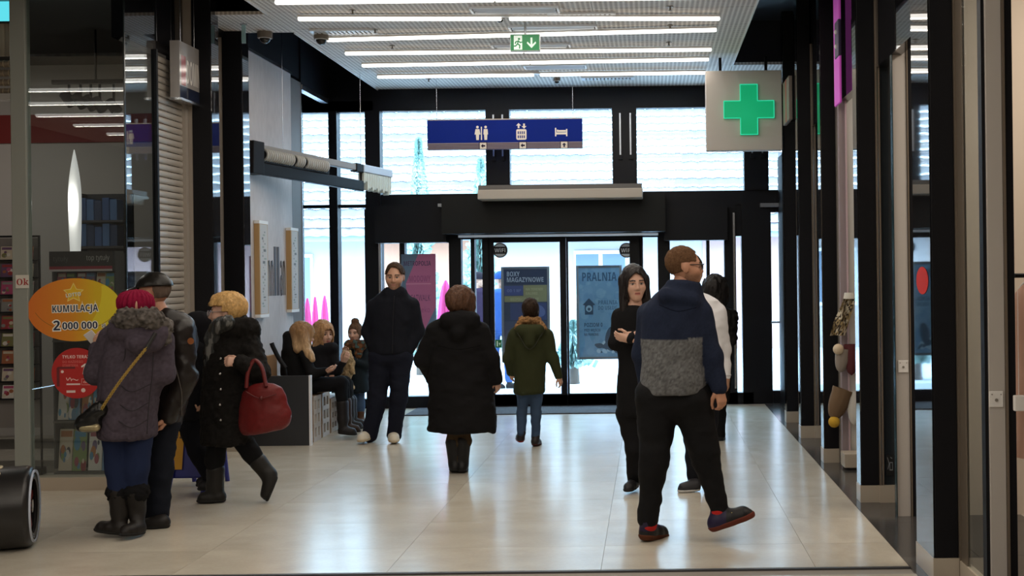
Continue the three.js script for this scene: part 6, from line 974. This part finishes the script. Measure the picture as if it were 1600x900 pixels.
// --- man in leather cap and jacket
{
  const R = person('man in a black leather cap and jacket standing beside the woman in the beret', { d: 7.7, x: 250, head: [240, 460, 0.25, -102, 6, 0], face: { tone: [0.42, 0.2, 0.12], beard: 0.3, brow: [0.05, 0.03, 0.02] },
    torso: [[490, 258, 22, 0.1], [502, 264, 36, 0.14], [530, 266, 40, 0.165], [570, 264, 38, 0.17], [610, 260, 36, 0.17], [650, 255, 32, 0.165], [668, 252, 28, 0.16]],
    arms: [[[283, 520, 0.08], [289, 590, 0.1], [262, 650, 0.14], [0.085, 0.075, 0.06]], [[240, 525, -0.12], [215, 575, -0.18], [200, 600, -0.2], [0.08, 0.07, 0.055]]],
    legs: [[[236, 662], [240, 740], [238, 800], [0.095, 0.08, 0.07]], [[256, 662, 0.02], [250, 740, 0.03], [247, 804, 0.03], [0.095, 0.078, 0.07]]],
    hands: [[0, [-0.8, 0.1, 0.3], 0.85, 1.0, -1, [-0.6, -1, 0.1]], [1, [0.8, 0, 0.3], 0.7, 1.0, 1]],
    coat: { name: 'leather_jacket', c: [0.012, 0.009, 0.008], amp: 0.01, fx: 11, fy: 14, fz: 11, m: cloth(0.38), add: (R) => [limb(R.P([262, 494, 0.08]), R.P([288, 508, 0.02]), 0.06, 0.07)] },
    trousers: { c: [0.009, 0.011, 0.018], amp: 0.007 },
    feet: [[[256, 821, 0], [210, 822, 0.02], { leg: 0, c: [0.012, 0.01, 0.009] }], [[262, 825, 0.08], [224, 826, 0.1], { leg: 1, c: [0.012, 0.01, 0.009] }]] });
  const o = R.head.out;
  mesh('hair', surf(hairOf(R.head, 0.005, (p, q, e) => Math.max(-0.03 - q, e + 0.045)), 0.006, flat([0.12, 0.085, 0.065])), cloth(0.8), R.t);
  mesh('cap', surf(join([{ ...hairOf(R.head, 0.02, (a, b, e) => 0.05 + e * 0.05 - b, [], 0.001), }, ], 0.01), 0.006, flat([0.011, 0.010, 0.009])), cloth(0.3), R.t);
  mesh('cap_brim', surf(folds(join([limb(o(-0.045, 0.052, 0.085), o(-0.03, 0.03, 0.195), 0.012, 0.01), limb(o(0.045, 0.052, 0.085), o(0.03, 0.03, 0.195), 0.012, 0.01), limb(o(-0.03, 0.03, 0.195), o(0.03, 0.03, 0.195), 0.011, 0.011), limb(o(0, 0.045, 0.09), o(0, 0.032, 0.195), 0.014, 0.011), limb(o(-0.025, 0.045, 0.09), o(-0.02, 0.032, 0.195), 0.014, 0.011), limb(o(0.025, 0.045, 0.09), o(0.02, 0.032, 0.195), 0.014, 0.011)], 0.02), 0.001, 10, 10, 10), 0.005, flat([0.02, 0.019, 0.018])), cloth(0.2), R.t);
  mesh('seam', tube([R.P([270, 560, 0.2]), R.P([283, 610, 0.19]), R.P([284, 650, 0.16])], 0.004, 24, 6), M(lin(0.06, 0.05, 0.045), 0.5), R.t);
  mesh('sleeve_badge', new THREE.CircleGeometry(0.022, 20), M(lin(0.25, 0.08, 0.02), 0.5), R.t, R.P([298, 533, 0.15]));
}
// --- dark youth half hidden
{
  const R = person('youth in dark hooded clothes half hidden behind the blonde woman', { d: 8.75, x: 303, head: [307, 512, 0.215, -70, 0, 0], face: { tone: [0.5, 0.28, 0.18] },
    torso: [[530, 310, 14, 0.08], [540, 308, 21, 0.11], [570, 307, 21, 0.12], [610, 305, 21, 0.125], [655, 301, 20, 0.125]],
    arms: [[[318, 548], [322, 590], [315, 625, 0.05], [0.055, 0.048, 0.04]], [[296, 548], [293, 590], [297, 622, 0.05], [0.055, 0.048, 0.04]]],
    legs: [[[292, 655], [310, 705, 0.03], [332, 752, -0.02], [0.085, 0.07, 0.055]], [[304, 655], [318, 705, -0.1], [330, 750, -0.12], [0.08, 0.06, 0.05]]], hands: [[0, [-0.8, 0, -0.3], 0.7, 0.85, 1], [1, [0.8, 0, -0.3], 0.7, 0.85, 1]],
    coat: { name: 'hooded_jacket', c: [0.007, 0.007, 0.009] }, trousers: { c: [0.006, 0.006, 0.009] },
    feet: [[[340, 764, 0], [312, 766, 0.04], { leg: 0, c: blk }], [[336, 758, -0.12], [310, 760, -0.1], { leg: 1, c: blk }]] });
  mesh('hood', surf(hairOf(R.head, 0.02, faceOpen(0.07, 0.06), [limb(R.head.out(0, -0.05, -0.05), R.head.out(0, -0.13, -0.05), 0.08, 0.08)], 0.003, 20), 0.008, flat([0.007, 0.007, 0.009])), cloth(0.9), R.t);
}
// --- blonde woman with the red bag
{
  const R = person('blonde woman with glasses in a black fur coat striding left', { d: 8.46, x: 355, head: [354, 489, 0.262, -82, 0, 0], face: { female: true, tone: [0.6, 0.36, 0.27], brow: [0.2, 0.12, 0.06] },
    torso: [[510, 362, 20, 0.1], [522, 364, 37, 0.14], [550, 362, 42, 0.17], [590, 360, 42, 0.18], [640, 357, 41, 0.19], [680, 356, 40, 0.19], [694, 356, 39, 0.185]],
    arms: [[[388, 532, 0.05], [404, 582, 0.12], [376, 566, 0.25], [0.085, 0.075, 0.055]], [[340, 532, -0.1], [332, 590, -0.16], [330, 620, -0.1], [0.08, 0.07, 0.05]]],
    legs: [[[342, 675], [336, 718], [336, 760], [0.085, 0.065, 0.052]], [[372, 675], [392, 708], [420, 742], [0.085, 0.065, 0.05]]],
    hands: [[0, [-0.5, -0.3, -0.8], 1.25, 0.95, -1, [-1, 0.1, 0.35]], [1, [0.8, 0, 0.3], 0.7, 0.9, 1]],
    coat: { name: 'fur_coat', amp: 0.01, fx: 34, fy: 34, fz: 34, color: () => speckle([0.0095, 0.0085, 0.008], 0.5, 90), add: (R) => [limb(R.P([352, 512, 0.1]), R.P([388, 512, 0.08]), 0.075, 0.075), limb(R.P([372, 500, -0.02]), R.P([392, 514, 0.02]), 0.06, 0.07)] },
    trousers: { c: blk },
    feet: [[[350, 784, 0], [310, 785, 0.03], { leg: 0, name: 'boot', c: [0.012, 0.011, 0.01], top: [337, 735, 0], shape: { w: 0.045, leg: 0.058, topR: 0.066 } }], [[434, 748, 0], [420, 781, 0.02], { leg: 1, name: 'boot', c: [0.012, 0.011, 0.01], top: [404, 722, 0], shape: { w: 0.045, leg: 0.055, topR: 0.064 } }]] });
  const o = R.head.out;
  mesh('hair', surf(hairOf(R.head, 0.024, (a, b, e) => Math.max(faceOpen(0.07, 0.066)(a, b, e), -0.06 - b, Math.min(e - 0.012, 0.05 - b), Math.abs(a) > 0.066 && e > -0.03 && b < 0.012 ? 0.01 : -1), [egg(o(0, 0.1, 0.03), [0.055, 0.035, 0.055])], 0.006, 55), 0.0055, speckle([0.5, 0.3, 0.11], 0.35, 110)), cloth(0.55), R.t);
  const gm = M(lin(0.5, 0.5, 0.52), 0.2, { metalness: 0.7 }), g = mesh('glasses', mergeGeometries([1, -1].map((s) => tube([o(s * 0.074, 0.012, -0.01), o(s * 0.076, 0.012, 0.04), o(s * 0.066, 0.01, 0.1)], 0.0022))), gm, R.t);
  for (const s of [-1, 1]) { const pts = []; for (let i = 0; i < 14; i++) { const a = i / 14 * 6.283; pts.push(o(s * 0.034 + 0.027 * Math.cos(a), -0.002 + 0.019 * Math.sin(a), 0.112)); } mesh('rim', tube(pts, 0.0022, 40, 6, true), gm, g); const lens = new THREE.CircleGeometry(0.026 * R.head.k, 20); const lm = mesh('lens', lens, M(lin(0.8, 0.85, 0.9), 0.02, { transmission: 0.9, thickness: 0 }), g, o(s * 0.034, -0.002, 0.113)); lm.rotation.y = -82 * Math.PI / 180; }
  mesh('scarf', surf(folds(join([limb(R.P([344, 508, 0.12]), R.P([332, 530, 0.1]), 0.06, 0.05), limb(R.P([332, 530, 0.1]), R.P([332, 588, 0.09]), 0.055, 0.045), limb(R.P([346, 510, 0.16]), R.P([356, 504, 0.18]), 0.05, 0.05)], 0.03), 0.012, 34, 10, 34), 0.007, (x, y, z) => { const n = n3(x * 45, y * 16, z * 45); return n > 0.25 ? [0.13, 0.13, 0.125] : [0.03, 0.032, 0.032]; }), cloth(0.4), R.t);
  for (let i = 0; i < 5; i++) mesh('button', new THREE.SphereGeometry(0.011, 12, 8), chrome, R.t, R.P([345 - (i % 2), 560 + i * 24, 0.19]));
  // the bag
  const bg = thing('red_handbag', 'dark red leather handbag on the arm of the blonde woman', 'handbag', at(415, 678, 8.46 - 0.2)), L = (a, b, c = 0) => at(a, b, 8.46 - 0.2 - c).sub(bg.position);
  const lvB = [[598, 404, 20, 0.05], [610, 408, 30, 0.07], [635, 412, 37, 0.085], [660, 415, 40, 0.09], [676, 415, 37, 0.085]].map(([y, c, w, rz]) => { const p = L(c, y); return [p.y, p.x, p.z, w / 212, rz]; });
  const tilt = (p) => ({ ...p, lo: [p.lo[0] - 0.05, p.lo[1] - 0.08, p.lo[2]], hi: [p.hi[0] + 0.05, p.hi[1] + 0.08, p.hi[2]], f: (x, y, z) => p.f(x, y + 0.16 * -(x - 0.0) * 1 + 0.0, z) });
  mesh('body', surf(folds(tilt(loft(lvB, 0.05)), 0.004, 14, 14, 14), 0.007, speckle([0.125, 0.008, 0.008], 0.15, 150)), cloth(0.5), bg);
  for (const s of [-1, 1]) mesh('handle', tube([L(385, 606, s * 0.06), L(388, 580, s * 0.05), L(398, 563, s * 0.035), L(408, 572, s * 0.04), L(416, 604, s * 0.06)], 0.014, 40, 10), M(lin(0.12, 0.007, 0.007), 0.5), bg);
  mesh('seam', tube([L(384, 612, 0.085), L(405, 622, 0.1), L(432, 616, 0.085)], 0.005, 24, 6), M(lin(0.09, 0.005, 0.005), 0.5), bg); mesh('clasp', new THREE.SphereGeometry(0.014, 12, 8), M(lin(0.09, 0.006, 0.006), 0.3), bg, L(408, 622, 0.105));
}
// --- seated women and child on the left
{
  const R = person('seated woman seen from behind with long blonde hair and black coat', { d: 11.8, x: 470, head: [473, 524, 0.245, 118, 12, 0], face: { female: true, tone: [0.55, 0.32, 0.23] },
    torso: [[540, 464, 14, 0.08], [548, 462, 20, 0.11], [575, 462, 23, 0.14], [600, 467, 26, 0.16], [616, 472, 27, 0.17]],
    arms: [[[476, 554, 0.12], [487, 585, 0.18], [508, 580, 0.15], [0.055, 0.05, 0.04]], [[462, 554, -0.12], [480, 588, -0.16], [505, 582, -0.06], [0.055, 0.05, 0.04]]],
    legs: [[[478, 602, 0.08], [533, 598, 0.08], [536, 655, 0.08], [0.085, 0.066, 0.052]], [[478, 602, -0.1], [535, 600, -0.1], [541, 655, -0.1], [0.085, 0.066, 0.052]]], hands: [[0, [0, 0.8, 0], 0.6, 0.9, 1, [1, 0.2, 0]], [1, [0, 0.8, 0], 0.6, 0.9, -1, [1, 0.2, 0]]],
    coat: { c: blk, amp: 0.007, add: (R) => [limb(R.P([451, 526, 0.02]), R.P([454, 545, 0.04]), 0.06, 0.08)] }, trousers: { c: [0.007, 0.007, 0.009] },
    feet: [[[530, 678, 0.08], [556, 680, 0.1], { leg: 0, name: 'boot', c: [0.013, 0.011, 0.012], top: [535, 630, 0.08], shape: { leg: 0.055, topR: 0.062 } }], [[536, 674, -0.1], [562, 675, -0.08], { leg: 1, name: 'boot', c: [0.03, 0.014, 0.008], top: [540, 628, -0.1], shape: { leg: 0.055, topR: 0.062 } }]] });
  const o = R.head.out; mesh('hair', surf(hairOf(R.head, 0.02, faceOpen(0.06, 0.06), [limb(o(-0.07, 0.02, -0.02), R.P([482, 556, 0.13]), 0.05, 0.045), limb(R.P([482, 552, 0.13]), R.P([488, 562, 0.15]), 0.045, 0.03), limb(o(0.0, 0.02, -0.07), R.P([466, 545, 0.1]), 0.06, 0.05)], 0.005, 60), 0.0065, (x, y, z) => { const n = 1 + 0.3 * n3(x * 120, y * 20, z * 120), k = Math.max(0, Math.min(1, (1.1 - y) / 0.15)); return [(0.24 + 0.2 * k) * n, (0.13 + 0.15 * k) * n, (0.055 + 0.09 * k) * n]; }), cloth(0.5), R.t);
  const ph = thing('mobile_phone', 'white phone in the lap of the seated woman seen from behind', 'phone', at(518, 574, 11.7)); mesh('case', new RoundedBoxGeometry(0.11, 0.008, 0.055, 2, 0.003), M(lin(0.55, 0.5, 0.48), 0.3), ph); mesh('glass', new THREE.BoxGeometry(0.1, 0.001, 0.048), M(lin(0.03, 0.03, 0.04), 0.05), ph, [0, 0.0046, 0]); ph.rotation.z = 0.35;
}
{
  const R = person('seated blonde woman in a dark coat turned towards the child', { d: 12.4, x: 503, head: [505, 522, 0.26, 48, 4, 0], face: { female: true, tone: [0.55, 0.32, 0.23], brow: [0.14, 0.08, 0.05] },
    torso: [[540, 502, 13, 0.08], [547, 501, 22, 0.11], [570, 500, 23, 0.13], [600, 500, 24, 0.15], [612, 500, 24, 0.15]],
    arms: [[[520, 552, 0.04], [527, 580, 0.05], [536, 566, 0.1], [0.055, 0.048, 0.038]], [[484, 552, 0], [484, 585, 0.03], [505, 590, 0.1], [0.055, 0.048, 0.038]]],
    legs: [[[506, 600, 0.07], [540, 598, 0.08], [546, 648, 0.05], [0.08, 0.064, 0.05]], [[506, 600, -0.1], [542, 600, -0.08], [550, 648, -0.08], [0.08, 0.064, 0.05]]], hands: [[0, [-0.3, 0.3, -0.8], 0.6, 0.9, 1], [1, [0, 0.8, 0], 0.6, 0.9, -1]],
    coat: { c: [0.012, 0.012, 0.015], amp: 0.007, add: (R) => [limb(R.P([494, 546, 0.06]), R.P([520, 543, 0.06]), 0.06, 0.06)] }, trousers: { c: blk },
    feet: [[[541, 669, 0.05], [566, 670, 0.08], { leg: 0, name: 'boot', c: [0.012, 0.01, 0.01], top: [545, 625, 0.06], shape: { leg: 0.052, topR: 0.06 } }], [[545, 665, -0.08], [570, 666, -0.06], { leg: 1, name: 'boot', c: [0.012, 0.01, 0.01], top: [549, 625, -0.08], shape: { leg: 0.052, topR: 0.06 } }]] });
  const o = R.head.out; mesh('hair', surf(hairOf(R.head, 0.022, faceOpen(0.066, 0.06), [limb(o(-0.07, 0.02, 0), o(-0.09, -0.13, 0.01), 0.045, 0.038), limb(o(0.07, 0.02, 0), o(0.08, -0.1, 0.0), 0.045, 0.035), limb(o(0, 0, -0.07), o(0, -0.13, -0.06), 0.06, 0.06)], 0.007, 50), 0.0065, speckle([0.36, 0.2, 0.09], 0.4, 110)), cloth(0.5), R.t);
}
{
  const R = person('small child with a hair bun and patterned scarf holding a plush toy', { d: 12.9, x: 556, head: [555, 520, 0.215, -8, 6, 0], face: { female: true, tone: [0.55, 0.32, 0.24], brow: [0.06, 0.035, 0.02] },
    torso: [[534, 556, 10, 0.06], [540, 557, 16, 0.09], [565, 558, 18, 0.11], [595, 558, 18, 0.12], [614, 558, 18, 0.12]],
    arms: [[[544, 546, 0.02], [540, 566, 0.06], [540, 554, 0.15], [0.046, 0.04, 0.032]], [[571, 546, 0.02], [572, 572, 0.06], [554, 562, 0.17], [0.046, 0.04, 0.032]]],
    legs: [[[552, 606], [553, 632], [554, 656], [0.052, 0.046, 0.04]], [[563, 606], [563, 632], [563, 656], [0.052, 0.046, 0.04]]], hands: [[0, [0.3, -0.2, 0.8], 0.6, 0.72, 1, [-0.1, 1, 0.2]], [1, [-0.1, 0.2, -0.8], 0.6, 0.72, -1, [-1, 0.1, 0.2]]],
    coat: { c: [0.012, 0.018, 0.024], amp: 0.006 }, trousers: { c: [0.05, 0.085, 0.15], name: 'jeans' },
    feet: [[[553, 663, -0.05], [552, 666, 0.13], { leg: 0, name: 'boot', c: [0.07, 0.028, 0.012], top: [554, 645, 0], shape: { w: 0.036, leg: 0.044, topR: 0.048 } }], [[563, 663, -0.05], [564, 666, 0.13], { leg: 1, name: 'boot', c: [0.07, 0.028, 0.012], top: [563, 645, 0], shape: { w: 0.036, leg: 0.044, topR: 0.048 } }]] });
  const o = R.head.out; mesh('hair', surf(hairOf(R.head, 0.01, (a, b, e) => Math.max(faceOpen(0.07, 0.07)(a, b, e), -0.07 - b), [egg(o(0, 0.145, -0.02), [0.045, 0.035, 0.045])], 0.005, 60), 0.006, speckle([0.09, 0.05, 0.028], 0.4)), cloth(0.7), R.t);
  mesh('scarf', surf(folds(join([limb(R.P([545, 538, 0.1]), R.P([567, 538, 0.1]), 0.055, 0.055), limb(R.P([560, 542, 0.12]), R.P([560, 556, 0.14]), 0.055, 0.04)], 0.03), 0.01, 30, 30, 30), 0.007, (x, y, z) => { const n = n3(x * 40, y * 40, z * 40); return n > 0.2 ? [0.14, 0.06, 0.025] : n < -0.3 ? [0.05, 0.09, 0.09] : [0.06, 0.03, 0.018]; }), cloth(0.9), R.t);
  const toy = thing('plush_toy', 'beige plush animal held between the child and the seated woman', 'toy', at(540, 598, 12.55)), L = (a, b, c = 0) => at(a, b, 12.55 - c).sub(toy.position), col = speckle([0.34, 0.24, 0.13], 0.4, 90);
  mesh('body', surf(folds(join([limb(L(544, 568), L(536, 590), 0.075, 0.085)]), 0.01, 50, 50, 50), 0.007, col), cloth(0.95), toy);
  mesh('head', surf(folds(join([limb(L(542, 556, 0.02), L(544, 562, 0.03), 0.055, 0.055), limb(L(542, 558, 0.06), L(541, 562, 0.08), 0.026, 0.02)], 0.02), 0.008, 50, 50, 50), 0.006, col), cloth(0.95), toy);
  for (const [a, b] of [[[548, 572, 0.03], [551, 582, 0.05]], [[534, 574, 0.03], [530, 582, 0.05]], [[543, 592, 0], [550, 606, 0.02]], [[532, 592, 0], [531, 602, 0.04]]]) mesh('limb', surf(folds(join([limb(L(...a), L(...b), 0.035, 0.028)]), 0.008, 50, 50, 50), 0.006, col), cloth(0.95), toy);
  for (const x of [537, 547]) mesh('ear', surf(join([limb(L(x, 552), L(x, 549), 0.02, 0.016)]), 0.005, col), cloth(0.95), toy);
}
// --- two passers-by outside
for (const [label, x, d, c, tr, hat] of [['passer-by in a blue jacket outside behind the left door leaf', 783, 17.2, [0.05, 0.12, 0.36], [0.06, 0.14, 0.36], [0.03, 0.08, 0.26]], ['passer-by in dark clothes and a flat hat outside behind the narrow door pane', 748, 18.6, [0.035, 0.02, 0.04], [0.04, 0.03, 0.05], [0.02, 0.015, 0.02]]]) {
  const s = F / d, Y = (h) => CY + (EYE - h) * s - (x - CX) * ROLL, r = (w) => w * s;
  const R = person(label, { d, x, head: [x + 1, Y(1.58), 0.24, 70, 0, 0], torso: [[Y(1.46), x, r(0.09), 0.08], [Y(1.4), x, r(0.18), 0.11], [Y(1.2), x, r(0.19), 0.14], [Y(0.95), x, r(0.18), 0.14], [Y(0.8), x, r(0.18), 0.14]],
    arms: [[[x - r(0.17), Y(1.36)], [x - r(0.2), Y(1.1)], [x - r(0.16), Y(0.88), 0.08], [0.06, 0.05, 0.042]], [[x + r(0.17), Y(1.36)], [x + r(0.2), Y(1.1)], [x + r(0.18), Y(0.88), 0.08], [0.06, 0.05, 0.042]]],
    legs: [[[x - r(0.09), Y(0.85)], [x - r(0.1), Y(0.48)], [x - r(0.14), Y(0.1)], [0.09, 0.07, 0.06]], [[x + r(0.09), Y(0.85)], [x + r(0.1), Y(0.48)], [x + r(0.12), Y(0.1)], [0.09, 0.07, 0.06]]],
    hands: [[0, [0.8, 0, -0.3], 0.6, 0.95, 1], [1, [-0.8, 0, -0.3], 0.6, 0.95, -1]], coat: { name: 'jacket', c }, trousers: { c: tr },
    feet: [[[x - r(0.2), Y(-0.03)], [x + r(0.06), Y(-0.03)], { leg: 0, c: blk }], [[x + r(0.07), Y(-0.03)], [x + r(0.33), Y(-0.03)], { leg: 1, c: blk }]] });
  mesh('hat', surf(hairOf(R.head, 0.018, (a, b, e) => 0.02 - b, [limb(R.head.out(-0.04, 0.045, 0.09), R.head.out(0.04, 0.045, 0.09), 0.02, 0.02)], 0.001), 0.008, flat(hat)), cloth(0.9), R.t);
}
renderer.render(scene, camera);
